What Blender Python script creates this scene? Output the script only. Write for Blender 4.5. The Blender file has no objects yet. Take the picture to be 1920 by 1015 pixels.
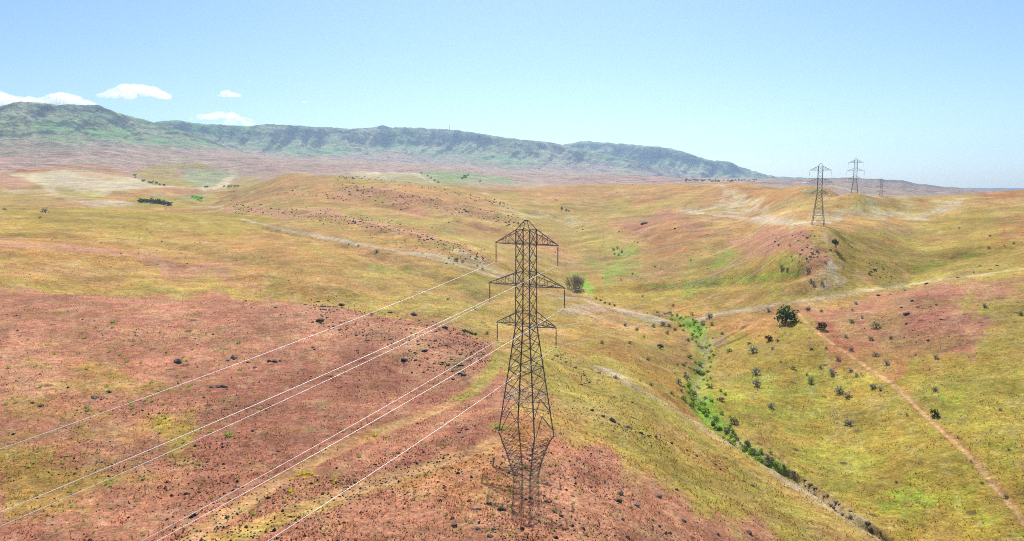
import bpy, bmesh, math, random, time
import numpy as np
from mathutils import Vector, Matrix
T0 = time.time()
random.seed(7)
RNG = np.random.default_rng(11)
R = math.radians
S = bpy.context.scene
COL = S.collection

# ------------------------------------------------------------------ camera model
F, CX, CY, HY = 1423.0, 960.0, 507.5, 340.0        # focal length and principal point on the 1920 px wide photograph
PITCH = math.atan((CY - HY) / F)
CP, SP = math.cos(PITCH), math.sin(PITCH)
ZC = 50.0                                           # camera height over the datum

def ray(px, py):
    u = (np.asarray(px, float) - CX) / F
    v = (CY - np.asarray(py, float)) / F
    return u, CP + v * SP, -SP + v * CP             # direction x, y, z

# ------------------------------------------------------------------ noise
def _hash(ix, iy, seed):
    h = (ix.astype(np.int64) * 374761393 + iy.astype(np.int64) * 668265263 + seed * 974634611) & 0x7fffffff
    h = ((h ^ (h >> 13)) * 1274126177) & 0x7fffffff
    return ((h ^ (h >> 16)) & 0xffff).astype(np.float32) / 65535.0

def vnoise(x, y, seed=0):
    x = np.asarray(x, np.float64); y = np.asarray(y, np.float64)
    ix = np.floor(x); iy = np.floor(y)
    fx = (x - ix).astype(np.float32); fy = (y - iy).astype(np.float32)
    ix = ix.astype(np.int64); iy = iy.astype(np.int64)
    fx = fx * fx * fx * (fx * (fx * 6 - 15) + 10); fy = fy * fy * fy * (fy * (fy * 6 - 15) + 10)
    a = _hash(ix, iy, seed); b = _hash(ix + 1, iy, seed)
    c = _hash(ix, iy + 1, seed); d = _hash(ix + 1, iy + 1, seed)
    return ((a + (b - a) * fx) * (1 - fy) + (c + (d - c) * fx) * fy) * 2 - 1

def fbm(x, y, seed=0, octv=4, gain=0.5):
    t = 0; a = 1.0; s = 0
    ca, sa = 0.8, 0.6
    for o in range(octv):
        t = t + a * vnoise(x, y, seed + o * 17); s += a
        x, y = (x * ca - y * sa) * 2.03 + 13.7, (x * sa + y * ca) * 2.03 - 7.1
        a *= gain
    return t / s

def sstep(a, b, x):
    t = np.clip((x - a) / (b - a), 0, 1)
    return t * t * (3 - 2 * t)

# ------------------------------------------------------------------ the lie of the land
# columns: image x -> list of (image y, distance ahead) for ground one sees, or ('h', height rel. camera, distance) for hidden ground
COLS = {
 0:   [(1015,97),(900,118),(800,139),(650,196),(552,268),(500,340),(450,450),(391,700),('h',-37,880),(362,1250),(345,1500),(318,2000),(295,3000)],
 150: [(1015,96),(900,119),(800,141),(650,200),(553,270),('h',-46.5,300),(500,370),(450,480),(393,730),('h',-38,900),(372,1200),(345,1600),(322,2000),(295,3000)],
 300: [(1015,97),(900,118),(800,142),(650,202),(560,270),('h',-49,292),(545,330),(500,400),(450,520),(398,800),('h',-45,900),(384,1100),(366,1450),(350,1700),(332,2100),(298,3000)],
 440: [(1015,96),(900,119),(800,143),(650,205),(566,270),('h',-51,292),(550,335),(500,415),(450,540),(400,780),('h',-42,900),(382,1080),('h',-36,1250),(352,1750),(335,2200),(302,3000)],
 540: [(1015,96),(800,144),(650,208),(568,270),('h',-51,293),(550,340),(480,450),(420,650),(370,1000),(326,1450),('h',-5,1700),(318,2400),(306,3000)],
 640: [(1015,96),(800,145),(650,211),(576,268),('h',-52,293),(550,345),(470,480),(430,610),(400,780),(365,1000),(330,1300),('h',-8,1550),(324,2300),(309,3000)],
 760: [(1015,95),(850,132),(700,190),(600,250),('h',-55,275),(575,320),(520,405),(460,530),(400,800),(345,1150),('h',-16,1400),(336,2000),(322,2600),(312,3200)],
 860: [(1015,95),(850,131),(700,190),(625,236),('h',-57,255),(600,305),(540,390),(480,500),(425,680),(385,900),(352,1200),('h',-30,1500),('h',-28,1750),(335,2150),(322,2600),(315,3200)],
 930: [(1015,95),(850,131),(700,191),(643,236),('h',-58.5,256),(605,315),(550,410),(495,500),(440,690),(390,950),(354,1280),('h',-26,1550),(338,2300),(324,3000)],
 1000:[(1015,96),(900,118),(820,141),(720,187),(655,240),(605,325),(560,400),(500,525),(450,690),(400,950),(352,1380),('h',-25,1600),(335,2600),(328,3300)],
 1090:[(1015,98),(850,143),(720,210),(650,283),(585,385),(545,455),(505,545),(450,710),(405,960),(348,1450),('h',-22,1700),(334,2700),(328,3300)],
 1200:[(1015,105),(900,136),(800,175),(720,228),(660,292),(605,390),(590,415),(545,475),(500,560),(440,730),(395,980),(345,1430),('h',-18,1750),(332,3100)],
 1310:[(1015,118),(900,158),(830,195),(780,233),(700,290),(620,372),(570,425),(520,485),(470,565),(420,720),(380,920),(345,1250),('h',-20,1600),(333,3200)],
 1400:[(1015,129),(900,178),(845,207),(780,240),(700,285),(640,330),(600,368),(560,410),(520,450),(470,520),(430,620),(390,800),(345,1050),('h',-18,1500),(335,3000)],
 1500:[(1015,141),(905,192),(850,214),(750,257),(650,306),(595,345),(560,382),(520,402),(482,425),(452,446),(436,464),(424,506),(395,620),(349,830),('h',-20,1200),('h',-12,3000)],
 1550:[(560,377),(520,397),(482,422),(466,434),(441,454),(431,468),(424,505),(395,612),(372,715),(355,775),('h',-20,850),('h',-29,1100),('h',-30,1500),('h',-11,3000)],
 1600:[(1015,151),(960,172),(850,215),(750,254),(650,304),(590,345),(550,385),(500,424),(458,462),(436,494),(422,536),(395,610),(361,680),('h',-21.5,733),('h',-36,1050),('h',-30,1500),('h',-10,3000)],
 1645:[(500,430),(458,482),(436,514),(424,537),(395,622),(371,720),('h',-27,860),('h',-36,1094),('h',-31,1500)],
 1700:[(1015,160),(900,188),(800,220),(700,264),(620,310),(560,355),(537,395),(500,440),(450,520),(400,630),(374,800),('h',-31,1100),('h',-32,1600),('h',-15,3000)],
 1800:[(1015,158),(900,182),(800,212),(700,253),(620,296),(560,340),(525,380),(500,415),(450,495),(400,610),(368,760),('h',-30,1050),('h',-30,1600),('h',-15,3000)],
 1900:[(1015,154),(900,175),(800,204),(700,241),(600,295),(530,352),(500,400),(450,470),(400,580),(358,800),('h',-25,1050),('h',-28,1600),('h',-15,3000)],
}
def build_controls():
    P = []
    for px, lst in COLS.items():
        u, _, _ = ray(px, 400)
        col = []
        for e in lst:
            if e[0] == 'h':
                z, y = e[1], e[2]
                x = y * (px - CX) / F * CP
            else:
                py, y = e
                dx, dy, dz = ray(px, py)
                x = float(dx / dy * y); z = float(dz / dy * y)
            col.append((x, y, z))
        if lst[0][0] != 1015:
            for x, y, z in col: P.append((math.atan2(x, y), math.hypot(x, y), z))
            continue
        zn = col[0][2]
        r0 = math.hypot(col[0][0], col[0][1]); az = math.atan2(col[0][0], col[0][1])
        for rr in (68, 45, 28):
            P.append((az, rr, zn * 0.6 + -46 * 0.4 if rr > 50 else -46))
        for x, y, z in col:
            P.append((math.atan2(x, y), math.hypot(x, y), z))
        if px in (0, 1900):
            s = -1 if px == 0 else 1
            for k in (0.78, 1.0):
                for x, y, z in col:
                    P.append((s * k, math.hypot(x, y), z))
    for az in np.linspace(-1.0, 1.0, 9):
        for rr in (5500, 9000):
            P.append((az, rr, 120 - 190 * sstep(-0.4, 0.5, az) if rr < 6000 else 100 - 190 * sstep(-0.4, 0.5, az)))
    return np.array(P)
CTRL = build_controls()
AZS = 2.6
def tps_fit(P, lam=2e-4):
    X = np.stack([P[:, 0] * AZS, np.log(P[:, 1])], 1)
    w = (P[:, 2] + 50) / P[:, 1]
    n = len(X)
    d2 = ((X[:, None] - X[None]) ** 2).sum(-1)
    K = 0.5 * d2 * np.log(d2 + 1e-12) + np.eye(n) * lam
    Q = np.hstack([np.ones((n, 1)), X])
    A = np.block([[K, Q], [Q.T, np.zeros((3, 3))]])
    sol = np.linalg.solve(A, np.concatenate([w, np.zeros(3)]))
    return X, sol
TX, TS = tps_fit(CTRL)
def tps_eval(az, lr):
    q = np.stack([az.ravel() * AZS, lr.ravel()], 1)
    out = np.empty(len(q))
    for i in range(0, len(q), 20000):
        qq = q[i:i + 20000]
        d2 = ((qq[:, None] - TX[None]) ** 2).sum(-1)
        out[i:i + 20000] = (0.5 * d2 * np.log(d2 + 1e-12)) @ TS[:-3] + TS[-3] + qq @ TS[-2:]
    return out.reshape(az.shape)

# mesh grid: azimuth x log distance, fine where it can be seen
AZ_IN = np.arange(-0.70, 0.7001, 0.0015)
side = np.concatenate([np.linspace(0.705, 0.9, 26), np.linspace(0.93, math.pi, 40)])
AZ = np.concatenate([-side[::-1], AZ_IN, side[:-1]])
LR_IN = np.arange(math.log(66), math.log(9400), 0.0044)
LR = np.concatenate([np.log(np.array([.2, 6, 14, 22, 32, 42, 50, 56, 61])), LR_IN])
NA, NR = len(AZ), len(LR)
caz = np.linspace(-1.02, 1.02, 180); clr = np.linspace(math.log(20), LR[-1], 300)
CW = tps_eval(*np.meshgrid(caz, clr, indexing='ij'))
def cubic_mat(xs, grid):
    n = len(grid); h = grid[1] - grid[0]
    t = np.clip((xs - grid[0]) / h, 0, n - 1.000001); i = np.floor(t).astype(int); f = t - i
    M = np.zeros((len(xs), n))
    w = [-.5*f+f*f-.5*f**3, 1-2.5*f*f+1.5*f**3, .5*f+2*f*f-1.5*f**3, -.5*f*f+.5*f**3]
    for k in range(4):
        np.add.at(M, (np.arange(len(xs)), np.clip(i - 1 + k, 0, n - 1)), w[k])
    return M
WG = cubic_mat(np.clip(AZ, -1, 1), caz) @ CW @ cubic_mat(LR, clr).T
GAZ, GLR = np.meshgrid(AZ, LR, indexing='ij')
GR = np.exp(GLR)
H = WG * GR - 50.0
back = sstep(0.85, 1.5, np.abs(GAZ))
H = H * (1 - back) + back * (-47 - 8 * sstep(300, 3000, GR) + 60 * sstep(2500, 6000, GR))
GX, GY = GR * np.sin(GAZ), GR * np.cos(GAZ)

# rolling detail of the ground
near = sstep(20, 90, GR)
H += near * 0.07 * vnoise(GX / 2.3, GY / 2.3, 3) + near * 0.16 * vnoise(GX / 6., GY / 6., 4) + near * 0.35 * fbm(GX / 22., GY / 22., 5, 2)
H += sstep(220, 420, GR) * (.10 * fbm(GX / 11., GY / 11., 12, 3) + .8 * fbm(GX / 34., GY / 34., 13, 3))
H += sstep(260, 800, GR) * 2.7 * fbm(GX / 105., GY / 105., 6, 3)
H += sstep(1300, 2600, GR) * 15 * fbm(GX / 420., GY / 420., 8, 4)

H -= sstep(.40, .52, GAZ) * sstep(1900, 2900, GR) * 24
# mountains: three long massifs and one low hill, each a crest line with a slope profile and gullies
PT = np.array([-1, 0, .2, .4, .6, .75, .86, .93, .965, 1.0, 1.25, 1.8, 2.6])
PV = np.array([0, 0, .055, .16, .33, .52, .70, .84, .94, 1.0, .95, .55, 0.0])
PV2 = np.array([0, 0, .05, .13, .25, .40, .57, .78, .93, 1.0, .97, .7, 0.1])
def ridged(x, y, s): return 1 - np.abs(vnoise(x, y, s))
def massif(crest, rc, rb, seed, gul, prof, slant=0.09):
    c = np.array(crest, float)
    dx, dy, dz = ray(c[:, 0], c[:, 1])
    az = np.arctan2(dx, dy); el = dz / np.hypot(dx, dy)
    jag = 0.0005 * vnoise(AZ * 260, AZ * 0 + seed, seed) + 0.0005 * vnoise(AZ * 90, AZ * 0 + seed, seed + 1)
    elv = np.interp(AZ, az, el, left=-0.2, right=-0.2) + jag
    rcv = rc * (1 + 0.04 * vnoise(AZ * 9, AZ * 0 + 3, seed + 2) + 0.012 * vnoise(AZ * 40, AZ * 0 + 3, seed + 12))[:, None]
    rbv = rb * (1 + 0.09 * fbm(AZ * 14, AZ * 0 + 5, seed + 3, 3))[:, None]
    zc = np.maximum(elv[:, None] * rcv, -60)
    t = (GR - rbv) / (rcv - rbv)
    wx = 0.012 * fbm(GX / 500., GY / 500., seed + 4, 3)
    a = GAZ + slant * (1 - t) + wx
    win = sstep(0.0, 0.35, t) * sstep(1.0, 0.85, t)
    g = 0.55 * ridged(a * (14 if gul < .8 else 24), t * 1.2, seed + 5) ** 2 + 0.28 * ridged(a * 64 + t * 1.5, t * 2.5, seed + 6) ** 1.5 + 0.17 * ridged(a * 150 - t * 2, t * 6, seed + 7)
    g2 = fbm(GX / 240., GY / 240., seed + 8, 4)
    tt = t + 0.05 * gul * g2 * win
    p = np.interp(tt, PT, prof)
    p = p * (1 - gul * win * 0.6 * (g - .35)) + win * gul * 0.012 * vnoise(tt * 26, a * 9, seed + 9)
    rim = sstep(.84, .9, tt) * sstep(1.02, .985, tt)
    return np.maximum(zc - H, 0) * p, rim
HP = H.copy()
inc, RIM = massif([(-420,232),(-250,226),(-100,212),(-10,203),(8,196),(25,192),(60,191),(110,196),(150,196),(186,197),(200,204),(225,213),(262,222),(300,233),(340,245),(380,258),(412,270),(450,282),(500,294),(560,308)], 4700, 2900, 40, 0.6, PV)
i2, r2 = massif([(150,240),(260,233),(300,229),(330,225),(348,227),(370,232),(410,234),(470,236),(500,232),(560,236),(600,238),(650,241),(690,240),(718,236),(735,239),(790,240),(845,243),(900,250),(940,257),(1000,264),(1040,268),(1075,276),(1150,292),(1230,312),(1300,330)], 6000, 3700, 60, 0.95, PV2); RIM = np.where(i2 > inc, r2, RIM); inc = np.maximum(inc, i2)
i2, r2 = massif([(960,292),(1010,280),(1050,272),(1075,268),(1092,264),(1130,267),(1180,271),(1228,274),(1262,280),(1292,287),(1310,295),(1330,300),(1366,303),(1385,311),(1410,320),(1440,329),(1480,333),(1560,336)], 7200, 4700, 80, 0.9, PV2); RIM = np.where(i2 > inc, r2, RIM); inc = np.maximum(inc, i2)
i2, r2 = massif([(1380,340),(1440,335),(1500,335),(1560,333),(1620,335),(1690,338),(1712,343),(1760,350),(1810,355),(1850,358),(1880,361),(1930,366),(2050,372)], 3700, 1900, 100, 0.5, PV); RIM = np.where(i2 > inc, r2, RIM); inc = np.maximum(inc, i2)
H = H + inc

# ------------------------------------------------------------------ looking up the ground
IN0 = int(np.argmin(np.abs(AZ - AZ_IN[0])))
LR0 = int(np.argmin(np.abs(LR - LR_IN[0])))
def gz_grid(Hh, x, y):
    x = np.asarray(x, float); y = np.asarray(y, float)
    az = np.arctan2(x, y); lr = np.log(np.hypot(x, y) + 1e-9)
    fa = np.interp(az, AZ, np.arange(NA)); fr = np.interp(lr, LR, np.arange(NR))
    ia = np.clip(fa.astype(int), 0, NA - 2); ir = np.clip(fr.astype(int), 0, NR - 2)
    ta = fa - ia; tr = fr - ir
    return (Hh[ia, ir] * (1 - tr) + Hh[ia, ir + 1] * tr) * (1 - ta) + (Hh[ia + 1, ir] * (1 - tr) + Hh[ia + 1, ir + 1] * tr) * ta
def ground(x, y):                                   # world height of the ground
    return gz_grid(H, x, y) + ZC
def hit(px, py, rmin=25.0, rmax=9300.0):            # where the line of sight first meets the ground
    px = np.atleast_1d(np.asarray(px, float)); py = np.atleast_1d(np.asarray(py, float))
    dx, dy, dz = ray(px, py)
    az = np.arctan2(dx, dy); sl = dz / np.hypot(dx, dy)
    lr = np.arange(math.log(rmin), math.log(rmax), 0.0022); rr = np.exp(lr)
    out = np.zeros((len(px), 2))
    for i in range(len(px)):
        z = gz_grid(H, rr * math.sin(az[i]), rr * math.cos(az[i]))
        below = np.nonzero(z >= sl[i] * rr)[0]
        r = rr[below[0]] if len(below) else rmax
        out[i] = (r * math.sin(az[i]), r * math.cos(az[i]))
    return out
def spot(px, py):
    x, y = hit(px, py)[0]
    return float(x), float(y), float(ground(x, y))

# ------------------------------------------------------------------ distances to lines and areas on the land (azimuth / log distance)
VS = 0.16
def to_av(pts):
    p = np.array(pts, float); w = hit(p[:, 0], p[:, 1])
    return np.stack([np.arctan2(w[:, 0], w[:, 1]), np.log(np.hypot(w[:, 0], w[:, 1])) * VS], 1)
ax0 = GAZ.astype(np.float32); av0 = (GLR * VS).astype(np.float32)
wn1 = fbm(GX / (0.05 * GR + 6), GY / (0.05 * GR + 6), 21, 3).astype(np.float32)
wnA = fbm(GAZ * 24, GLR * 7, 22, 5, .6).astype(np.float32)
wnB = fbm(GAZ * 24 + 91, GLR * 7 + 57, 23, 5, .6).astype(np.float32)
wnC = fbm(GX / 18., GY / 18., 24, 4).astype(np.float32); wnD = fbm(GX / 18. + 31, GY / 18. + 77, 25, 4).astype(np.float32)
def seg_dist(ax, av, a, b):
    d = b - a; L = float(d @ d) + 1e-12
    t = np.clip(((ax - a[0]) * d[0] + (av - a[1]) * d[1]) / L, 0, 1)
    return np.hypot(ax - a[0] - t * d[0], av - a[1] - t * d[1])
def area_mask(pts, soft=0.006, warp=0.03):
    P = to_av(pts)
    lo = P.min(0) - 0.06; hi = P.max(0) + 0.06
    m = np.zeros(GAZ.shape, np.float32)
    ia = np.nonzero((AZ >= lo[0]) & (AZ <= hi[0]))[0]; ir = np.nonzero((LR * VS >= lo[1]) & (LR * VS <= hi[1]))[0]
    if not len(ia) or not len(ir): return m
    sl = (slice(ia[0], ia[-1] + 1), slice(ir[0], ir[-1] + 1))
    ax = ax0[sl] + warp * wnA[sl]; av = av0[sl] + warp * 0.8 * wnB[sl]
    dist = np.full(ax.shape, 9.0, np.float32); ins = np.zeros(ax.shape, bool)
    n = len(P)
    for i in range(n):
        a, b = P[i], P[(i + 1) % n]
        dist = np.minimum(dist, seg_dist(ax, av, a, b))
        if a[1] != b[1]:
            c = ((a[1] > av) != (b[1] > av)) & (ax < (b[0] - a[0]) * (av - a[1]) / (b[1] - a[1]) + a[0])
            ins ^= c
    sd = np.where(ins, dist, -dist)
    m[sl] = sstep(-soft, soft, sd)
    return m
def line_mask(pts, w, soft=None, warp=0.0):          # w in metres, half width
    p = np.array(pts, float); W = hit(p[:, 0], p[:, 1])
    m = np.zeros(GAZ.shape, np.float32)
    az = np.arctan2(W[:, 0], W[:, 1]); lr = np.log(np.hypot(W[:, 0], W[:, 1]))
    ia = np.nonzero((AZ >= az.min() - .05) & (AZ <= az.max() + .05))[0]; ir = np.nonzero((LR >= lr.min() - .2) & (LR <= lr.max() + .2))[0]
    sl = (slice(ia[0], ia[-1] + 1), slice(ir[0], ir[-1] + 1))
    X = GX[sl]; Y = GY[sl]
    if warp:
        X = X + warp * wnC[sl]; Y = Y + warp * wnD[sl]
    d = np.full(X.shape, 1e9)
    for i in range(len(W) - 1):
        d = np.minimum(d, seg_dist(X, Y, W[i], W[i + 1]))
    s = soft if soft else w * 0.5
    m[sl] = sstep(w + s, w - s, d)
    return m
def smooth(pts, n=6):
    p = np.array(pts, float); out = []
    for i in range(len(p) - 1):
        p0, p1, p2, p3 = p[max(i-1,0)], p[i], p[i+1], p[min(i+2,len(p)-1)]
        for k in range(n):
            t = k / n
            out.append(.5*((2*p1)+(-p0+p2)*t+(2*p0-5*p1+4*p2-p3)*t*t+(-p0+3*p1-3*p2+p3)*t**3))
    out.append(p[-1]); return np.array(out)

CREEK = smooth([(1232,592),(1264,598),(1292,610),(1313,630),(1322,655),(1320,680),(1311,705),(1306,730),(1312,756),(1326,782),(1352,806),(1386,832),(1420,856),(1450,873),(1480,890)])
CHANNEL = smooth([(1480,890),(1520,915),(1560,942),(1600,972),(1640,998),(1665,1013)])
TRAIL = smooth([(1497,588),(1512,606),(1545,634),(1600,672),(1650,705),(1692,738),(1730,775),(1765,808),(1800,840),(1835,876),(1865,912),(1892,945),(1925,985)])
ROAD = smooth([(1330,592),(1380,584),(1440,575),(1500,566),(1560,556),(1630,544),(1690,536),(1750,528),(1810,520),(1870,511),(1925,505)])
TRK_A = smooth([(948,655),(930,682),(900,724),(840,762),(750,797),(640,842),(560,885),(500,922),(430,965),(370,1013)])
TRK_B = smooth([(938,828),(905,843),(850,862),(750,892),(625,936),(500,982),(415,1013)])
CUT_A = smooth([(1342,647),(1362,634),(1385,621),(1400,611)])
CUT_B = smooth([(1345,655),(1372,642),(1398,630)])

# side valleys and spurs
for path, w_, dz_ in [
    ([(1085,548),(1062,490),(1075,440),(1068,412),(1000,398)], 22, -5), ([(1200,542),(1280,536),(1340,531),(1420,522),(1495,512)], 11, -3.5), ([(1690,532),(1720,505),(1780,485),(1860,468)], 15, -4),
    ([(925,565),(840,528),(760,500),(680,470),(600,445),(500,424)], 13, -4), ([(1230,445),(1260,420)], 45, 6), ([(560,398),(700,428),(830,462),(920,494)], 16, 3.5),
    ([(640,372),(760,392),(900,425),(980,455)], 20, -4), ([(640,350),(760,368),(900,396),(985,425)], 24, 4), ([(1120,500),(1150,470),(1180,450),(1190,430)], 22, -4), ([(1330,470),(1370,455),(1400,430)], 18, -4),
    ([(1440,585),(1380,612),(1330,640)], 9, -2.0), ([(1100,640),(1180,680),(1270,760)], 7, -1.3), ([(1050,585),(1130,582),(1200,595),(1240,606)], 9, 1.8), ([(280,372),(350,358),(420,353)], 40, -7), ([(100,352),(200,362),(290,374)], 50, 7),
    ([(800,500),(640,455),(560,440)], 10, 0), ([(430,368),(400,378),(370,384)], 28, -6), ([(560,350),(470,365),(420,378)], 24, 4), ([(1300,352),(1380,375),(1430,395)], 25, -5),
    ([(1560,640),(1640,720),(1760,860)], 14, .8), ([(1620,600),(1720,600),(1800,630)], 16, 2.2), ([(0,470),(200,485),(420,510),(640,550)], 14, 2.2), ([(0,440),(240,452),(480,490)], 12, -2.4)]:
    if dz_: H += dz_ * line_mask(smooth(path, 5), w_ * .55, w_ * .8, w_ * .35)

H += .9 * sstep(24, 9, np.hypot(GX - 3.1, GY - 142))
# the creek bed, the washed-out gully and the wheel ruts are really cut into the ground
Mcreek = line_mask(CREEK, 4.5, 2.5, 2.0)
H -= 1.8 * line_mask(CREEK, 2.5, 2.2)
H -= 1.6 * line_mask(CHANNEL, 1.3, 0.9, 1.0)
H -= 1.3 * line_mask(CUT_A, 1.2, 0.7, 1.0) + 0.9 * line_mask(CUT_B, 0.9, 0.6, 1.0)
H -= 0.3 * line_mask(TRAIL, .8, 0.4)
H -= 0.22 * line_mask(TRK_A, 1.0, 0.6) + 0.2 * line_mask(TRK_B, 1.0, 0.6)

# ------------------------------------------------------------------ ground cover colours (albedo)
GAIN = 1.42
def lin(c):
    c = np.array(c, float) / 255.0
    return np.where(c <= 0.04045, c / 12.92, ((c + 0.055) / 1.055) ** 2.4)
def alb(*c): return (lin(c) / GAIN).astype(np.float32)
PAL = dict(red=alb(198,136,108), dred=alb(174,112,90), pink=alb(208,152,118), orange=alb(204,147,86), tan=alb(212,170,96),
  olive=alb(180,156,62), ygreen=alb(184,169,80), green=alb(138,182,62), bright=alb(118,196,40), straw=alb(226,206,160),
  pale=alb(224,204,178), track=alb(220,166,122), brown=alb(130,88,52), dgreen=alb(92,120,44), mauve=alb(196,158,142), sage=alb(168,172,122), grey=alb(170,150,130), rust=alb(190,112,72))
C = np.empty(GAZ.shape + (3,), np.float32)
n_p = fbm(GAZ * 60, GLR * 26, 91, 5, .62); n_p2 = fbm(GAZ * 40 + 9, GLR * 34 + 5, 93, 5, .65)
n_big = fbm(GX / 140., GY / 140., 31, 4); n_mid = fbm(GX / 26., GY / 26., 33, 4); n_sm = fbm(GX / 7., GY / 7., 35, 3)
n_st = fbm(GX / 60. + GY / 200., GY / 30., 37, 4)
C[:] = alb(198, 162, 92)
def lay(m, name, k=1.0):
    c = PAL[name] if isinstance(name, str) else name
    C[...] += (c - C) * np.clip(m * k, 0, 1)[..., None]
lay(sstep(-0.1, 0.4, n_big), 'orange', .6); lay(sstep(-0.05, 0.45, -n_big), 'olive', .6)
lay(sstep(0.0, 0.5, n_mid), 'tan', .5)
lay(sstep(0.1, 0.5, n_st), 'ygreen', .4); lay(sstep(0.1, .5, -n_st), 'pink', .35)
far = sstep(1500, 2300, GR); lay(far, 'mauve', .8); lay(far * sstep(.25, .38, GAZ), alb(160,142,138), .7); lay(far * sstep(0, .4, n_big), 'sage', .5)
bk = 0.55 + 0.45 * sstep(-.35, .25, n_mid + .5 * n_sm)       # patchiness
bk2 = sstep(-.25, .3, n_st + .4 * n_sm)
def A(name, pts, k=1.0, soft=.006, warp=.03, b=None):
    m = area_mask(pts, soft, warp)
    lay(m * (b if b is not None else bk), name, k)
def Lm(name, pts, w, k=1.0, soft=None, warp=0.0, b=None):
    m = line_mask(pts, w, soft, warp)
    lay(m * (b if b is not None else 1.0), name, k)
# --- far left rolling country
A('mauve', [(0,296),(300,294),(640,312),(900,318),(1200,330),(1430,336),(1430,342),(1000,345),(640,330),(430,330),(0,318)], .7)
def Fr(name, pts, k=1.0, b=1.0): lay(area_mask(pts, .0022, .007) * (b if not isinstance(b, float) else 1.0), name, k)
bf = .5 + .5 * sstep(-.2, .2, n_p)
Fr('orange', [(0,330),(30,315),(165,307),(228,317),(250,328),(200,327),(100,320),(40,328)], .75)
Fr('olive', [(240,322),(300,307),(380,305),(405,320),(380,346),(300,351),(262,336)], .8)
Fr('mauve', [(330,318),(360,312),(372,330),(340,336)], .6)
Fr('sage', [(350,315),(450,327),(418,345),(380,351),(345,340)], .9)
Fr('straw', [(425,316),(452,328),(425,347),(400,350),(436,330)], .9)
Fr('straw', [(22,327),(100,318),(165,320),(240,331),(280,345),(302,352),(240,357),(200,369),(150,369),(95,362),(64,346)], .95)
Fr('pale', [(60,332),(130,330),(220,344),(280,352),(210,358),(120,345)], .6, bf)
Fr('orange', [(130,321),(200,325),(240,334),(200,338),(150,331)], .6, bf)
Fr('tan', [(150,335),(230,350),(190,356),(120,346)], .5, 1 - bf)
Fr('ygreen', [(105,356),(165,360),(205,366),(185,372),(110,366)], .8)
Fr('pink', [(0,325),(48,334),(66,347),(30,356),(0,356)], .85)
Fr('straw', [(285,349),(400,350),(428,345),(425,354),(300,355)], .85)
Fr('ygreen', [(330,341),(360,346),(372,353),(345,352)], .8)
Fr('orange', [(215,374),(280,356),(350,352),(440,355),(420,362),(300,362),(235,378)], .85)
Fr('sage', [(290,363),(400,364),(360,373),(280,373)], .8)
Fr('olive', [(225,380),(300,368),(360,376),(420,384),(340,392),(240,390)], .85)
Fr('straw', [(0,352),(60,358),(160,370),(240,378),(200,384),(90,368),(0,362)], .55, bf)
Fr('pale', [(130,378),(230,378),(260,384),(180,386)], .6)
Fr('straw', [(290,380),(420,386),(425,391),(330,385)], .7)
Fr('green', [(357,366),(380,365),(386,378),(366,378)], .8)
Fr('ygreen', [(372,386),(402,362),(414,364),(396,384)], .8)
Fr('olive', [(410,372),(430,345),(470,332),(560,328),(520,345),(440,370)], .75)
Fr('rust', [(405,366),(440,357),(452,362),(420,372)], .6); Fr('brown', [(425,361),(441,358.5),(441,361),(427,363)], .9)
Fr('straw', [(650,322),(790,325),(822,347),(750,341),(675,333)], .8); Fr('sage', [(690,326),(780,330),(800,342),(740,338)], .6)
Fr('sage', [(780,322),(950,330),(962,346),(850,349),(800,336)], .9); Fr('green', [(790,326),(880,323),(920,332),(870,344),(820,344)], .45, bf)
Fr('rust', [(820,348),(980,346),(1000,356),(880,358)], .5); Fr('mauve', [(640,318),(900,320),(1000,332),(800,322)], .6)
# --- left slope
A('tan', [(0,395),(300,400),(560,425),(760,520),(900,585),(640,560),(300,540),(0,545)], .65)
A('olive', [(0,392),(420,395),(520,425),(430,440),(200,425),(0,430)], .7)
A('orange', [(340,430),(560,440),(700,520),(820,570),(640,520),(450,480)], .7)
A('orange', [(0,430),(240,450),(560,520),(760,565),(560,530),(260,500),(0,500)], .55)
A('pink', [(0,445),(140,455),(320,480),(480,520),(330,510),(160,475),(0,465)], .95, b=.7 + .3 * bk); A('pink', [(0,490),(120,500),(300,520),(200,528),(0,515)], .5)
Lm('brown', smooth([(520,423),(570,440),(625,468),(690,500),(750,527)]), 1.0, .45, 1.2, 2.5, b=bk2)  # shadow edge along the ridge painted in as a thin brown line
A('tan', [(560,520),(760,560),(900,590),(980,620),(860,596),(700,556)], .6)
A('pink', [(820,560),(920,555),(960,575),(880,580)], .4)
A('tan', [(0,405),(40,404),(60,420),(0,425)], .6)
A('ygreen', [(0,530),(300,535),(640,552),(860,600),(925,635),(860,618),(640,568),(300,557),(0,550)], .95, .008)
A('ygreen', [(520,430),(640,480),(760,530),(900,570),(980,600),(880,600),(700,545),(560,470)], .6)
A('green', [(690,490),(760,497),(770,512),(710,504)], .6)
A('green', [(850,520),(900,518),(930,530),(860,532)], .4)
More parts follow.
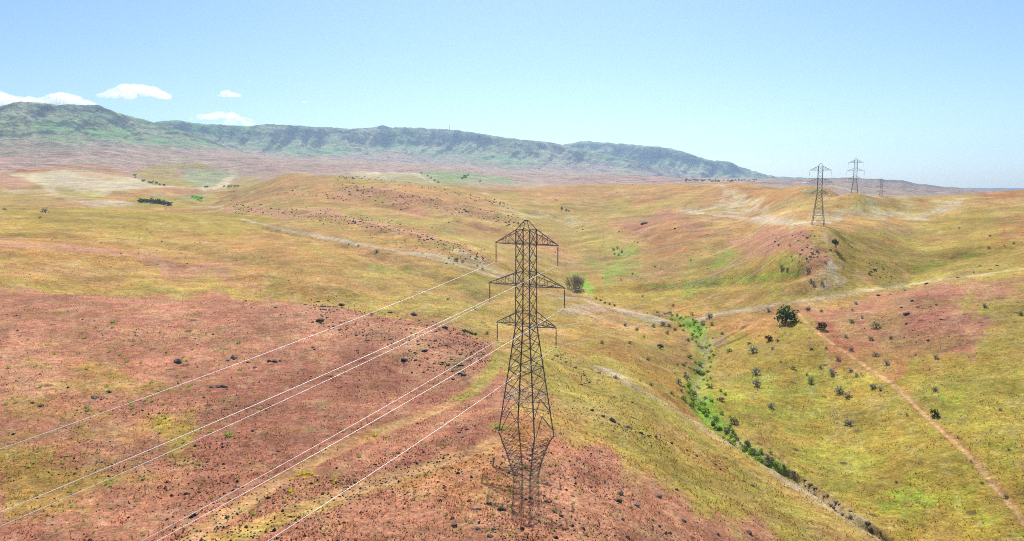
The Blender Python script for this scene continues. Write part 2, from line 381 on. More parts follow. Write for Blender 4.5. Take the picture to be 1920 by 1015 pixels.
# --- middle hill
A('orange', [(430,350),(640,335),(760,350),(900,380),(1000,410),(900,400),(700,380),(520,380)], .7)
A('olive', [(500,330),(640,325),(900,352),(1080,395),(900,370),(640,345)], .7)
A('ygreen', [(560,372),(700,395),(860,430),(960,470),(840,445),(680,408),(560,390)], .65)
A('red', [(640,352),(760,368),(900,395),(985,425),(890,412),(740,385),(640,368)], .75)
A('pink', [(430,388),(560,393),(700,415),(850,460),(935,500),(900,500),(760,448),(600,412),(440,402)], .9)
Lm('pale', smooth([(455,412),(520,428),(600,444),(680,460),(760,474),(840,492),(930,520)]), 2.4, .95, 1.8, 1.6, b=.65 + .35 * bk2)
Lm('pale', smooth([(760,474),(830,482),(900,500),(960,520)]), 5.0, .55, 4, 5)
Lm('straw', smooth([(860,470),(900,490),(925,508)]), 4, .6, 3, 4)
Lm('pale', smooth([(1058,586),(1095,580),(1130,578),(1165,584),(1200,592),(1235,602)]), 4.0, .85, 3, 3)
Lm('pale', smooth([(1050,560),(1090,560),(1118,572),(1130,580)]), 2.2, .7, 2, 2)
A('pink', [(1060,588),(1160,584),(1240,604),(1180,612),(1080,604)], .5)
A('rust', [(560,375),(600,372),(640,378),(600,384)], .3)
# --- centre valley and its far side
A('orange', [(900,352),(1280,345),(1560,352),(1500,372),(1200,380),(1000,372)], .75)
A('olive', [(960,390),(1160,378),(1300,372),(1260,392),(1100,402),(1000,420)], .7)
A('straw', [(930,392),(1000,398),(1090,408),(1040,416),(960,404)], .55)
A('ygreen', [(1050,420),(1130,418),(1180,460),(1150,520),(1090,500),(1060,460)], .6)
A('green', [(1130,455),(1180,462),(1185,500),(1140,505)], .55)
A('bright', [(1105,505),(1180,500),(1190,515),(1120,518)], .6)
A('bright', [(1060,520),(1110,540),(1100,556),(1060,545)], .75)
A('red', [(1150,415),(1240,400),(1330,410),(1330,450),(1270,465),(1200,455),(1170,435)], .85)
A('orange', [(1180,440),(1330,430),(1340,480),(1260,490)], .6)
A('ygreen', [(1320,450),(1370,455),(1350,475),(1310,480)], .6)
A('red', [(1380,452),(1440,432),(1500,450),(1560,482),(1540,500),(1470,495),(1400,500)], .9)
A('orange', [(1210,440),(1400,425),(1420,445),(1300,470)], .4)
A('olive', [(1100,530),(1300,495),(1500,505),(1500,545),(1250,570),(1120,560)], .75)
A('green', [(1250,525),(1300,505),(1380,500),(1470,505),(1440,522),(1340,520),(1260,532)], .55, b=bk2)
Lm('bright', smooth([(1215,538),(1280,536),(1340,530),(1400,524),(1450,518),(1495,512)]), 1.0, .6, 1.0, 1.0, b=.5 + .5 * bk2)
A('rust', [(1230,555),(1290,548),(1320,560),(1270,570)], .45)
A('rust', [(1385,556),(1420,560),(1400,568)], .4)
# --- right: pale washes, saddle, second pylon's field
A('straw', [(1300,352),(1350,352),(1420,375),(1440,395),(1400,392),(1340,365)], .85)
A('pale', [(1285,395),(1360,372),(1430,395),(1470,412),(1430,415),(1350,402)], .75, b=bk2)
A('ygreen', [(1290,385),(1370,388),(1390,400),(1310,402)], .7)
Lm('pale', smooth([(1280,395),(1350,405),(1420,412),(1480,418),(1540,416)]), 5, .7, 4, 5)
A('straw', [(1470,420),(1530,416),(1540,428),(1480,430)], .8)
A('straw', [(1540,418),(1620,405),(1700,396),(1780,388),(1850,378),(1870,374),(1820,374),(1720,382),(1620,394),(1545,404)], .9)
A('pale', [(1560,412),(1700,396),(1830,380),(1800,390),(1680,402),(1580,416)], .9)
A('sage', [(1530,405),(1640,392),(1620,398),(1540,412)], .5)
Lm('straw', smooth([(1555,347),(1590,356),(1620,365),(1660,373)]), 5, .85, 4, 3)
A('sage', [(1490,350),(1540,356),(1535,368),(1500,362)], .75)
A('orange', [(1540,360),(1620,368),(1660,380),(1560,395),(1540,385)], .6)
A('ygreen', [(1660,380),(1760,376),(1840,372),(1760,382),(1670,388)], .6)
A('rust', [(1840,368),(1880,358),(1925,354),(1925,372),(1880,376)], .75)
A('olive', [(1560,440),(1750,420),(1925,395),(1925,500),(1750,520),(1600,525)], .7)
A('ygreen', [(1600,430),(1730,425),(1760,445),(1640,455)], .5)
A('rust', [(1640,470),(1670,460),(1700,465),(1660,475)], .6)
A('rust', [(1860,420),(1925,395),(1925,450),(1890,470)], .6)
A('green', [(1720,498),(1760,480),(1850,470),(1800,490),(1740,505)], .6)
A('orange', [(1700,470),(1800,455),(1925,455),(1850,475)], .5)
A('pale', [(1548,468),(1575,480),(1592,495),(1570,502),(1545,500)], .8)
A('red', [(1618,500),(1650,495),(1662,508),(1640,515),(1620,512)], .9, .006)
A('ygreen', [(1700,520),(1800,500),(1925,485),(1925,505),(1800,520),(1710,532)], .7)
Lm('track', smooth([(1655,486),(1680,500),(1697,512),(1695,524),(1672,537)]), 1.2, .8, .8)
# --- right hill
A('olive', [(1320,650),(1480,600),(1560,640),(1700,760),(1880,970),(1860,1015),(1680,1015),(1480,880),(1340,780)], .85)
A('ygreen', [(1330,660),(1440,640),(1560,700),(1640,800),(1600,900),(1420,800),(1340,740)], .6, b=bk2)
A('orange', [(1480,610),(1560,660),(1680,760),(1780,880),(1700,880),(1560,800),(1560,720),(1480,640)], .45, b=bk2)
A('olive', [(1620,690),(1760,680),(1925,700),(1925,960),(1840,880),(1720,760)], .8)
A('ygreen', [(1740,760),(1925,740),(1925,880),(1850,860)], .6, b=bk2)
A('red', [(1500,590),(1600,558),(1700,542),(1830,525),(1925,512),(1925,545),(1830,560),(1830,640),(1800,690),(1700,700),(1620,680),(1540,630)], .95)
A('dred', [(1680,560),(1800,545),(1820,640),(1780,690),(1700,660)], .6)
A('rust', [(1500,595),(1560,600),(1700,690),(1760,720),(1660,700),(1560,640)], .55)
A('ygreen', [(1820,575),(1870,560),(1925,560),(1925,640),(1860,640)], .8)
A('ygreen', [(1540,650),(1620,640),(1680,690),(1640,730),(1560,710)], .5, b=bk2)
A('ygreen', [(1580,600),(1680,605),(1700,640),(1600,630)], .4, b=bk2)
A('orange', [(1320,600),(1460,585),(1480,610),(1380,640),(1330,620)], .7)
A('ygreen', [(1360,640),(1470,625),(1450,660),(1360,670)], .5)
A('bright', [(1640,930),(1720,945),(1760,1000),(1740,1015),(1680,1000)], .38, b=bk2 * (.4 + .6 * sstep(-.1, .3, n_sm)))
A('bright', [(1860,960),(1925,960),(1925,1015),(1880,1015)], .55, b=bk2)
A('bright', [(1745,760),(1790,755),(1800,780),(1750,785)], .5, b=bk2)
A('green', [(1810,880),(1850,910),(1830,930)], .4, b=bk2)
A('green', [(1330,640),(1480,610),(1640,720),(1880,960),(1700,1015),(1500,890),(1340,780)], .22, b=bk2); A('green', [(1640,700),(1925,690),(1925,900),(1850,880)], .2, b=1 - bk2)
Lm('straw', ROAD, 2.4, .9, 2.0, 1.4, b=.6 + .4 * bk2)
Lm('pale', smooth([(1310,600),(1360,588),(1440,576)]), 2.5, .7, 2, 1)
Lm('ygreen', smooth([(1340,584),(1440,566),(1560,548),(1690,529),(1810,513)]), 3.5, .6, 3, 3)
# --- pylon ridge, right flank
A('ygreen', [(960,640),(1060,650),(1200,720),(1330,810),(1480,900),(1650,1015),(1460,1015),(1300,930),(1160,840),(1040,760),(1000,680)], .85)
A('olive', [(1040,600),(1200,625),(1280,680),(1300,760),(1200,715),(1080,640)], .6)
A('rust', [(1060,645),(1150,655),(1240,690),(1290,760),(1200,700),(1110,668)], .45)
A('tan', [(1000,600),(1200,610),(1260,640),(1160,640),(1040,620)], .6)
A('orange', [(1040,700),(1160,760),(1330,860),(1460,960),(1330,900),(1140,790)], .5, b=bk2)
Lm('pale', smooth([(1125,692),(1170,715),(1230,748),(1290,785),(1340,816),(1400,852),(1450,882),(1510,922),(1570,960),(1640,1008)]), 2.7, .78, 2.4, 2.6, b=.5 + .5 * bk2)
Lm('tan', smooth([(1340,826),(1420,880),(1500,930),(1580,985),(1620,1013)]), 4.5, .6, 4, 3)
Lm('rust', smooth([(1220,728),(1260,752),(1295,780)]), 2.0, .6, 1.5, 2)
# --- near red hill
REDHILL = [(-60,556),(200,556),(420,562),(600,571),(700,590),(800,612),(880,630),(932,650),(958,700),(955,780),(1040,800),(1110,840),(1200,890),(1320,950),(1440,1010),(1480,1060),(1300,1400),(960,1500),(400,1400),(-60,1060)]
mred = area_mask(REDHILL, .009, .022); lay(mred, 'red', .95)
RB = mred
A('dred', [(440,700),(620,660),(820,700),(900,720),(700,820),(520,900),(300,960),(380,820)], .75)
A('pink', [(560,580),(760,612),(920,660),(880,690),(700,640),(560,610)], .8)
A('pink', [(0,640),(80,640),(120,700),(60,760),(0,760)], .7)
A('pink', [(940,840),(1040,840),(1200,920),(1330,1000),(1100,1015),(900,1000)], .55)
A('dred', [(960,800),(1060,830),(1180,900),(1100,900),(980,860)], .5, b=bk2)
A('olive', [(0,700),(140,670),(330,740),(420,820),(300,900),(120,1000),(0,1015)], .62, b=bk2)
A('olive', [(280,800),(360,790),(380,850),(290,870)], .6)
A('olive', [(20,590),(180,600),(160,640),(40,640)], .35, b=bk2)
A('dred', [(560,925),(700,870),(860,800),(930,780),(900,830),(740,890),(600,940)], .85)
A('orange', [(830,860),(930,840),(960,900),(900,960),(760,930)], .55, b=bk2)
Lm('tan', TRK_A, 1.8, .85, 1.2, .8, b=.7 + .3 * bk2); Lm('track', TRK_A, 1.0, .85, .7, .4)
Lm('ygreen', smooth([(945,662),(915,705),(888,735),(862,750)]), 1.8, .85, 1.4, .6)
Lm('ygreen', smooth([(640,846),(540,900),(470,945),(400,1000)]), 1.0, .5, .9, .6, b=bk2)
Lm('tan', TRK_B, 2.0, .9, 1.2, .7, b=.7 + .3 * bk2); Lm('track', smooth([(938,828),(905,843),(840,866),(760,892),(640,932)]), 1.7, .9, 1.0, .5)
Lm('ygreen', smooth([(790,890),(700,920),(600,955),(500,992),(440,1013)]), 1.2, .7, 1.2, .7, b=.4 + .6 * bk2)
Lm('orange', smooth([(930,838),(880,868),(760,915)]), 1.6, .6, 1.4, .8)
Lm('ygreen', [(930,797),(945,806)], 1.4, .6, 1.4, .5); A('orange', [(930,800),(1040,800),(1050,830),(960,850)], .7)
# --- tracks and the creek
Lm('orange', TRAIL, 1.6, .5, .8, .5); Lm(alb(222, 178, 126), TRAIL, .62, 1.0, .35, .25); Lm('brown', TRAIL + np.array([5, -2]), .25, .55, .3, .4, b=bk2); Lm('ygreen', TRAIL + np.array([-9, 2]), .6, .3, .5, .3)
lay(Mcreek * (.4 + .6 * bk2), 'ygreen', .7); Lm('bright', CREEK[6:60], 4.2, .6, 2.6, 3.5, b=.35 + .65 * bk2); Lm('grey', CREEK, .7, .6, .6, 1.5, b=1 - bk2)
Lm('green', smooth([(1330,790),(1386,834),(1450,875),(1480,892)]), 3, .5, 3, 2, b=bk2)
Lm('brown', CHANNEL, 1.2, .5, .8, 1.0); Lm('straw', CHANNEL, .5, .5, .5, 1.0, b=bk2)
Lm('brown', CUT_A, .8, .8, .6, .8, b=.3 + .7 * bk2); Lm('brown', CUT_B, .6, .7, .5, .8, b=.3 + .7 * bk2); A('brown', [(1190,632),(1262,640),(1300,680),(1260,690),(1200,665)], .4, b=bf)
A('brown', [(1262,628),(1285,625),(1308,655),(1300,672),(1280,655)], .75, .006)
A('grey', [(1335,640),(1350,648),(1340,658),(1328,652)], .7, .004)
# --- mountains
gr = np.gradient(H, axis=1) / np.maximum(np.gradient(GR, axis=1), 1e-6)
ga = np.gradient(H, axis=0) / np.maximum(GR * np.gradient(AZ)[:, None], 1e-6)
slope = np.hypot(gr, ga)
mt = sstep(3, 40, inc)
mcol = np.empty_like(C); mcol[:] = alb(178,184,138)
def mlay(m, c, k=1.0): mcol[...] += (alb(*c) - mcol) * np.clip(m * k, 0, 1)[..., None]
nm = fbm(GX / 160., GY / 160., 71, 5); nm2 = fbm(GX / 420., GY / 420., 75, 4); nm3 = fbm(GX / 60., GY / 60., 77, 4)
mlay(sstep(-.1, .3, nm2 + .4 * nm) * sstep(20, 90, inc), (138,184,106), .9)
mlay(sstep(130, 10, inc + 110 * nm2), (200,164,146), .8)
mlay(sstep(0.08, .4, nm), (188,156,126), .5)
mlay(sstep(150, 300, inc) * sstep(-.3, .1, nm3), (112,164,100), .6)
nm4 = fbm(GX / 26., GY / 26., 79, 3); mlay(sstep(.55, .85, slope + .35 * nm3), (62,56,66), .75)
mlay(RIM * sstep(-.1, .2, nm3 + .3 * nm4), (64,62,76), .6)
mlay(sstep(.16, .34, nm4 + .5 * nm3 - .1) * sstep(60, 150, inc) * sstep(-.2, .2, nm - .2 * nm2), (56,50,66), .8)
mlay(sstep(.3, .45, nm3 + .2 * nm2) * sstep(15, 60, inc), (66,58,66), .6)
mlay(sstep(.33, .37, GAZ) * sstep(.6, .2, sstep(150, 300, inc)) * (.5 + .5 * sstep(-.2, .2, nm)), (122,118,128), .8)  # haze over the low right hill painted in as purple grey
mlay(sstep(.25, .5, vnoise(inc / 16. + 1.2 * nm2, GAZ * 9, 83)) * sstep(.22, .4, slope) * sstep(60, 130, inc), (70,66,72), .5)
mcol *= .84
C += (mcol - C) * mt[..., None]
nm_ = 1 - mt
lay(sstep(.12, .42, n_p) * nm_, 'straw', .15); lay(sstep(.1, .42, -n_p) * nm_, 'rust', .14); lay(sstep(.15, .45, n_p2) * nm_, 'green', .12); lay(sstep(.2, .5, -n_p2) * nm_, 'brown', .14)
C *= (1 + 0.12 * n_sm + 0.12 * n_mid)[..., None].astype(np.float32)
lum = (C @ np.array([.3, .6, .1], np.float32))[..., None]; C = lum + (C - lum) * (1 + .02 * (1 - mt))[..., None].astype(np.float32)
C = np.clip(C, 0.01, 0.85)
def cover_at(x, y):
    return np.stack([gz_grid(C[..., k], x, y) for k in range(3)], -1)

# ------------------------------------------------------------------ object helpers
def tag(o, label=None, cat=None, group=None, kind=None):
    if label: o['label'] = label
    if cat: o['category'] = cat
    if group: o['group'] = group
    if kind: o['kind'] = kind
    return o
def link(name, me, mat=None, parent=None, loc=None):
    o = bpy.data.objects.new(name, me); COL.objects.link(o)
    if mat and me and not me.materials: me.materials.append(mat)
    if parent: o.parent = parent
    if loc: o.location = loc
    return o
def empty(name, loc, rz=0.0):
    o = bpy.data.objects.new(name, None); COL.objects.link(o)
    o.location = loc; o.rotation_euler = (0, 0, rz); o.empty_display_size = 1
    return o
def np_mesh(name, V, Fc, smooth=False, col=None):
    me = bpy.data.meshes.new(name)
    V = np.asarray(V, np.float32); Fc = np.asarray(Fc, np.int32)
    n, k = Fc.shape
    me.vertices.add(len(V)); me.vertices.foreach_set('co', V.ravel())
    me.loops.add(n * k); me.loops.foreach_set('vertex_index', Fc.ravel())
    me.polygons.add(n); me.polygons.foreach_set('loop_start', np.arange(0, n * k, k, dtype=np.int32))
    me.polygons.foreach_set('use_smooth', np.full(n, smooth))
    me.update(calc_edges=True)
    if col is not None:
        a = me.attributes.new('cover', 'FLOAT_COLOR', 'POINT')
        a.data.foreach_set('color', np.concatenate([col, np.ones((len(col), 1))], 1).astype(np.float32).ravel())
    return me

# ------------------------------------------------------------------ materials
def mat(name):
    m = bpy.data.materials.new(name); m.use_nodes = True
    nt = m.node_tree; nt.nodes.clear()
    out = nt.nodes.new('ShaderNodeOutputMaterial')
    return m, nt, out
def nd(nt, typ, **kw):
    n = nt.nodes.new(typ)
    for k, v in kw.items():
        if k in n.inputs: n.inputs[k].default_value = v
        else: setattr(n, k, v)
    return n
def noise(nt, vec, scale, detail=3.0, rough=.55):
    n = nd(nt, 'ShaderNodeTexNoise', Scale=scale, Detail=detail, Roughness=rough)
    nt.links.new(vec, n.inputs['Vector']); return n.outputs['Fac']
def rng(nt, src, a, b, c, d):
    n = nd(nt, 'ShaderNodeMapRange'); n.inputs[1].default_value = a; n.inputs[2].default_value = b
    n.inputs[3].default_value = c; n.inputs[4].default_value = d
    nt.links.new(src, n.inputs[0]); return n.outputs[0]
def mth(nt, op, a, b):
    n = nd(nt, 'ShaderNodeMath', operation=op)
    for i, s in enumerate((a, b)):
        if isinstance(s, (int, float)): n.inputs[i].default_value = s
        else: nt.links.new(s, n.inputs[i])
    return n.outputs[0]
def mixc(nt, fac, a, b, blend='MIX'):
    n = nt.nodes.new('ShaderNodeMix'); n.data_type = 'RGBA'; n.blend_type = blend
    for s, i in ((fac, 0), (a, 6), (b, 7)):
        if isinstance(s, (int, float)): n.inputs[i].default_value = s
        elif isinstance(s, tuple): n.inputs[i].default_value = s
        else: nt.links.new(s, n.inputs[i])
    return n.outputs[2]
def ground_material():
    m, nt, out = mat('grassland')
    at = nd(nt, 'ShaderNodeAttribute', attribute_name='cover')
    pos = nd(nt, 'ShaderNodeNewGeometry').outputs['Position']
    f1 = noise(nt, pos, 2.4, 5, .7); f2 = noise(nt, pos, .33, 4, .6); f3 = noise(nt, pos, .06, 5, .6); f4 = noise(nt, pos, .012, 6, .6)
    v = mth(nt, 'MULTIPLY', rng(nt, f1, .3, .7, .48, 1.48), rng(nt, f2, .3, .7, .76, 1.24)); v = mth(nt, 'MULTIPLY', v, rng(nt, noise(nt, pos, .85, 4, .65), .3, .7, .68, 1.3))
    v = mth(nt, 'MULTIPLY', v, rng(nt, f3, .3, .7, .74, 1.26)); v = mth(nt, 'MULTIPLY', v, rng(nt, f4, .3, .7, .8, 1.2))
    c = nt.nodes.new('ShaderNodeVectorMath'); c.operation = 'SCALE'
    nt.links.new(at.outputs['Color'], c.inputs[0]); nt.links.new(v, c.inputs['Scale'])
    # hue drift between straw, russet and green blades
    h1 = noise(nt, pos, .8, 3, .6); h2 = noise(nt, pos, .11, 4, .6)
    col = mixc(nt, rng(nt, h1, .5, .75, 0, .5), c.outputs[0], (1.18, .98, .82, 1), 'MULTIPLY')
    col = mixc(nt, rng(nt, h2, .52, .72, 0, .6), col, (.88, 1.06, .8, 1), 'MULTIPLY')
    # dark specks: stones, clump shadows painted in, bare crowns of bunch grass
    vo = nd(nt, 'ShaderNodeTexVoronoi', Scale=.55); nt.links.new(pos, vo.inputs['Vector'])
    sp = mth(nt, 'MULTIPLY', rng(nt, vo.outputs['Distance'], .12, .2, 1, 0), rng(nt, noise(nt, pos, .05, 3), .44, .6, 0, .65))
    vo2 = nd(nt, 'ShaderNodeTexVoronoi', Scale=.13); nt.links.new(pos, vo2.inputs['Vector'])
    sp2 = mth(nt, 'MULTIPLY', rng(nt, vo2.outputs['Distance'], .1, .17, 1, 0), rng(nt, noise(nt, pos, .015, 4), .46, .6, 0, .8))
    sp = mth(nt, 'MAXIMUM', sp, sp2)
    col = mixc(nt, sp, col, (.06, .045, .035, 1))
    bs = nd(nt, 'ShaderNodeBsdfPrincipled', Roughness=.95)
    bs.inputs['Specular IOR Level'].default_value = 0.1
    nt.links.new(col, bs.inputs['Base Color'])
    hgt = mth(nt, 'ADD', mth(nt, 'MULTIPLY', f1, .35), mth(nt, 'MULTIPLY', f2, .9)); hgt = mth(nt, 'ADD', hgt, mth(nt, 'MULTIPLY', f3, 2.0))
    bp = nd(nt, 'ShaderNodeBump', Strength=1.0, Distance=.55); nt.links.new(hgt, bp.inputs['Height'])
    nt.links.new(bp.outputs[0], bs.inputs['Normal']); nt.links.new(bs.outputs[0], out.inputs[0])
    return m
def mountain_material():
    m, nt, out = mat('mountain_slopes')
    at = nd(nt, 'ShaderNodeAttribute', attribute_name='cover')
    pos = nd(nt, 'ShaderNodeNewGeometry').outputs['Position']
    f2 = noise(nt, pos, .02, 6, .65); f3 = noise(nt, pos, .006, 6, .65)
    v = mth(nt, 'MULTIPLY', rng(nt, f2, .3, .7, .6, 1.4), rng(nt, f3, .3, .7, .8, 1.2))
    c = nt.nodes.new('ShaderNodeVectorMath'); c.operation = 'SCALE'
    nt.links.new(at.outputs['Color'], c.inputs[0]); nt.links.new(v, c.inputs['Scale'])
    sp = rng(nt, noise(nt, pos, .03, 2, .5), .66, .72, 0, .8)
    col = mixc(nt, sp, c.outputs[0], (.035, .05, .03, 1))
    bs = nd(nt, 'ShaderNodeBsdfPrincipled', Roughness=.95); bs.inputs['Specular IOR Level'].default_value = .1
    nt.links.new(col, bs.inputs['Base Color'])
    bp = nd(nt, 'ShaderNodeBump', Strength=1.0, Distance=22.0); nt.links.new(mth(nt, 'ADD', f2, f3), bp.inputs['Height'])
    nt.links.new(bp.outputs[0], bs.inputs['Normal']); nt.links.new(bs.outputs[0], out.inputs[0])
    return m
def leaf_material(name, rgb, rgb2, trans=.35, attr=False):
    m, nt, out = mat(name)
    info = nd(nt, 'ShaderNodeObjectInfo').outputs['Random']
    pos = nd(nt, 'ShaderNodeNewGeometry').outputs['Position']
    if attr:
        col = nd(nt, 'ShaderNodeAttribute', attribute_name='cover').outputs['Color']
    else:
        n = noise(nt, pos, 1.1, 2)
        col = mixc(nt, rng(nt, n, .35, .65, 0, 1), tuple(rgb) + (1,), tuple(rgb2) + (1,))
        col = mixc(nt, rng(nt, info, 0, 1, 0, .45), col, (.72, .8, .7, 1), 'MULTIPLY')
    d = nd(nt, 'ShaderNodeBsdfDiffuse'); t = nd(nt, 'ShaderNodeBsdfTranslucent'); mx = nd(nt, 'ShaderNodeMixShader', Fac=trans)
    nt.links.new(col, d.inputs[0]); nt.links.new(col, t.inputs[0])
    nt.links.new(d.outputs[0], mx.inputs[1]); nt.links.new(t.outputs[0], mx.inputs[2]); nt.links.new(mx.outputs[0], out.inputs[0])
    return m
def solid_material(name, rgb, rgb2, rough=.8, metal=0.0, scale=2.0, bump=0.0, obj=True):
    m, nt, out = mat(name)
    tc = nd(nt, 'ShaderNodeTexCoord').outputs['Object' if obj else 'Generated']
    n = noise(nt, tc, scale, 4, .6)
    col = mixc(nt, rng(nt, n, .35, .65, 0, 1), tuple(rgb) + (1,), tuple(rgb2) + (1,))
    bs = nd(nt, 'ShaderNodeBsdfPrincipled', Roughness=rough, Metallic=metal)
    nt.links.new(col, bs.inputs['Base Color'])
    if bump:
        bp = nd(nt, 'ShaderNodeBump', Strength=.8, Distance=bump); nt.links.new(n, bp.inputs['Height']); nt.links.new(bp.outputs[0], bs.inputs['Normal'])
    nt.links.new(bs.outputs[0], out.inputs[0])
    return m
M_GROUND = ground_material(); M_MOUNT = mountain_material()
M_STEEL = solid_material('weathered_steel', (.075, .085, .10), (.13, .145, .165), .5, .1, 1.2)
M_ARM = solid_material('sunlit_arm_steel', (.15, .155, .165), (.22, .225, .235), .5, .1, 1.2)  # crossarms coloured paler to carry the sunlight on them
M_WIRE = solid_material('aluminium_cable', (.70, .69, .68), (.84, .83, .81), .42, .35, .3)
M_GLINT = solid_material('sun_glint_steel', (.42, .41, .40), (.55, .54, .52), .5, .3, 1.0)  # sun glint on the waist frame put into a brighter base colour
M_INSUL = solid_material('glazed_insulator', (.06, .05, .045), (.1, .085, .08), .3, 0, 3)
M_CONC = solid_material('footing_concrete', (.34, .32, .29), (.42, .4, .37), .9, 0, 2)
M_ROCK = solid_material('basalt', (.045, .025, .014), (.12, .085, .06), .9, 0, 1.6, .1)
M_ROCKL = solid_material('lichen_basalt', (.075, .055, .04), (.28, .235, .19), .9, 0, 1.8, .1)
M_BARK = solid_material('bark', (.07, .05, .035), (.12, .09, .07), .95, 0, 4)
M_TWIG = solid_material('bare_twigs', (.30, .21, .18), (.44, .34, .30), .9, 0, 2)
M_JUN = leaf_material('juniper_foliage', (.05, .115, .025), (.115, .20, .045), .35)
M_DARK = leaf_material('dark_shrub_foliage', (.035, .055, .03), (.06, .085, .045), .2)
M_GROVE = leaf_material('grove_foliage', (.07, .11, .055), (.12, .16, .085), .35)
M_SAGE = leaf_material('sagebrush_foliage', (.34, .36, .26), (.47, .48, .38), .6)
M_SAGEG = leaf_material('green_shrub_foliage', (.30, .38, .14), (.44, .50, .22), .6)
M_GREEN = leaf_material('creek_foliage', (.24, .44, .06), (.42, .62, .10), .55)
M_CLUMP = leaf_material('bunchgrass_blades', (.30, .40, .08), (.50, .52, .13), .55)
M_YELL = leaf_material('yellow_bloom', (.66, .58, .06), (.8, .68, .1), .5)
M_GRASS = leaf_material('dry_grass', None, None, .5, True)
M_PEB = solid_material('loose_stone', (.022, .015, .011), (.075, .055, .04), .9, 0, .7)

# ------------------------------------------------------------------ the setting
V = np.stack([GX, GY, H + ZC], -1)
idx = np.arange(NA * NR).reshape(NA, NR)
ia = np.arange(NA); ib = (ia + 1) % NA
q = np.stack([idx[ia][:, :-1], idx[ia][:, 1:], idx[ib][:, 1:], idx[ib][:, :-1]], -1)     # (NA, NR-1, 4)
R_SPLIT = int(np.argmin(np.abs(LR - math.log(2350))))
mtrail = np.maximum.reduce([line_mask(TRAIL, 1.1, .2), line_mask(ROAD, 2.6, .3), line_mask(TRK_B, 2.0, .3), line_mask(TRK_A, 2.0, .3)])
tf = np.zeros((NA, NR - 1), bool)
tf[:, :] = (mtrail[:, :-1] + mtrail[:, 1:]) > 1.0
Vf = V.reshape(-1, 3); Cf = C.reshape(-1, 3)
def sub_mesh(name, faces):
    faces = faces.reshape(-1, 4)
    used, inv = np.unique(faces, return_inverse=True)
    return np_mesh(name, Vf[used], inv.reshape(-1, 4), True, Cf[used])
nearq = np.zeros((NA, NR - 1), bool); nearq[:, :R_SPLIT] = True
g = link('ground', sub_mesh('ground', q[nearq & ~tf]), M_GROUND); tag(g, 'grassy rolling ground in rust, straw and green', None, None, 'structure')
t = link('dirt_track', sub_mesh('dirt_track', q[nearq & tf]), M_GROUND); tag(t, 'worn dirt tracks crossing the grassy hills', None, None, 'structure')
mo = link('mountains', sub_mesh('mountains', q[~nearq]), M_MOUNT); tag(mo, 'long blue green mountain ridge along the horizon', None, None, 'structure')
print('terrain', round(time.time() - T0, 1))
# ------------------------------------------------------------------ steel members
class MB:
    def __init__(s): s.v = []; s.f = []
    def prism(s, a, b, prof, up=(0, 0, 1)):
        a = Vector(a); b = Vector(b); d = (b - a)
        if d.length < 1e-6: return
        d.normalize(); u = Vector(up)
        if abs(d.dot(u)) > .97: u = Vector((1, 0, 0))
        x = d.cross(u).normalized(); y = x.cross(d).normalized()
        n = len(prof); o = len(s.v)
        for p in (a, b):
            for (i, j) in prof: s.v.append(tuple(p + x * i + y * j))
        for k in range(n):
            s.f.append((o + k, o + (k + 1) % n, o + n + (k + 1) % n, o + n + k))
        s.f.append(tuple(range(o + n - 1, o - 1, -1))); s.f.append(tuple(range(o + n, o + 2 * n)))
    def angle(s, a, b, w, t=None, up=(0, 0, 1)):        # L section
        t = t or w * .22; h = w / 2
        s.prism(a, b, [(-h, -h), (h, -h), (h, -h + t), (-h + t, -h + t), (-h + t, h), (-h, h)], up)
    def bar(s, a, b, w, up=(0, 0, 1)):
        h = w / 2; s.prism(a, b, [(-h, -h), (h, -h), (h, h), (-h, h)], up)
    def tube(s, pts, rad, n=6):
        P = [Vector(p) for p in pts]; o = len(s.v)
        rads = rad if isinstance(rad, (list, tuple)) else [rad] * len(P)
        for i, p in enumerate(P):
            d = (P[min(i + 1, len(P) - 1)] - P[max(i - 1, 0)]).normalized()
            u = Vector((0, 0, 1)) if abs(d.z) < .95 else Vector((1, 0, 0))
            x = d.cross(u).normalized(); y = x.cross(d).normalized()
            for k in range(n):
                c, q_ = math.cos(k * 2 * math.pi / n), math.sin(k * 2 * math.pi / n)
                s.v.append(tuple(p + (x * c + y * q_) * rads[i]))
        for i in range(len(P) - 1):
            for k in range(n):
                s.f.append((o + i * n + k, o + i * n + (k + 1) % n, o + (i + 1) * n + (k + 1) % n, o + (i + 1) * n + k))
        s.f.append(tuple(range(o + n - 1, o - 1, -1))); e = o + (len(P) - 1) * n; s.f.append(tuple(range(e, e + n)))
    def lathe(s, prof, n=10, cx=0, cy=0):
        o = len(s.v)
        for (r, z) in prof:
            for k in range(n):
                s.v.append((cx + r * math.cos(k * 2 * math.pi / n), cy + r * math.sin(k * 2 * math.pi / n), z))
        for i in range(len(prof) - 1):
            for k in range(n):
                s.f.append((o + i * n + k, o + i * n + (k + 1) % n, o + (i + 1) * n + (k + 1) % n, o + (i + 1) * n + k))
        s.f.append(tuple(range(o + n - 1, o - 1, -1))); e = o + (len(prof) - 1) * n; s.f.append(tuple(range(e, e + n)))
    def mesh(s, name, smooth=False):
        me = bpy.data.meshes.new(name); me.from_pydata(s.v, [], s.f); me.update()
        if smooth: me.polygons.foreach_set('use_smooth', [True] * len(me.polygons))
        return me

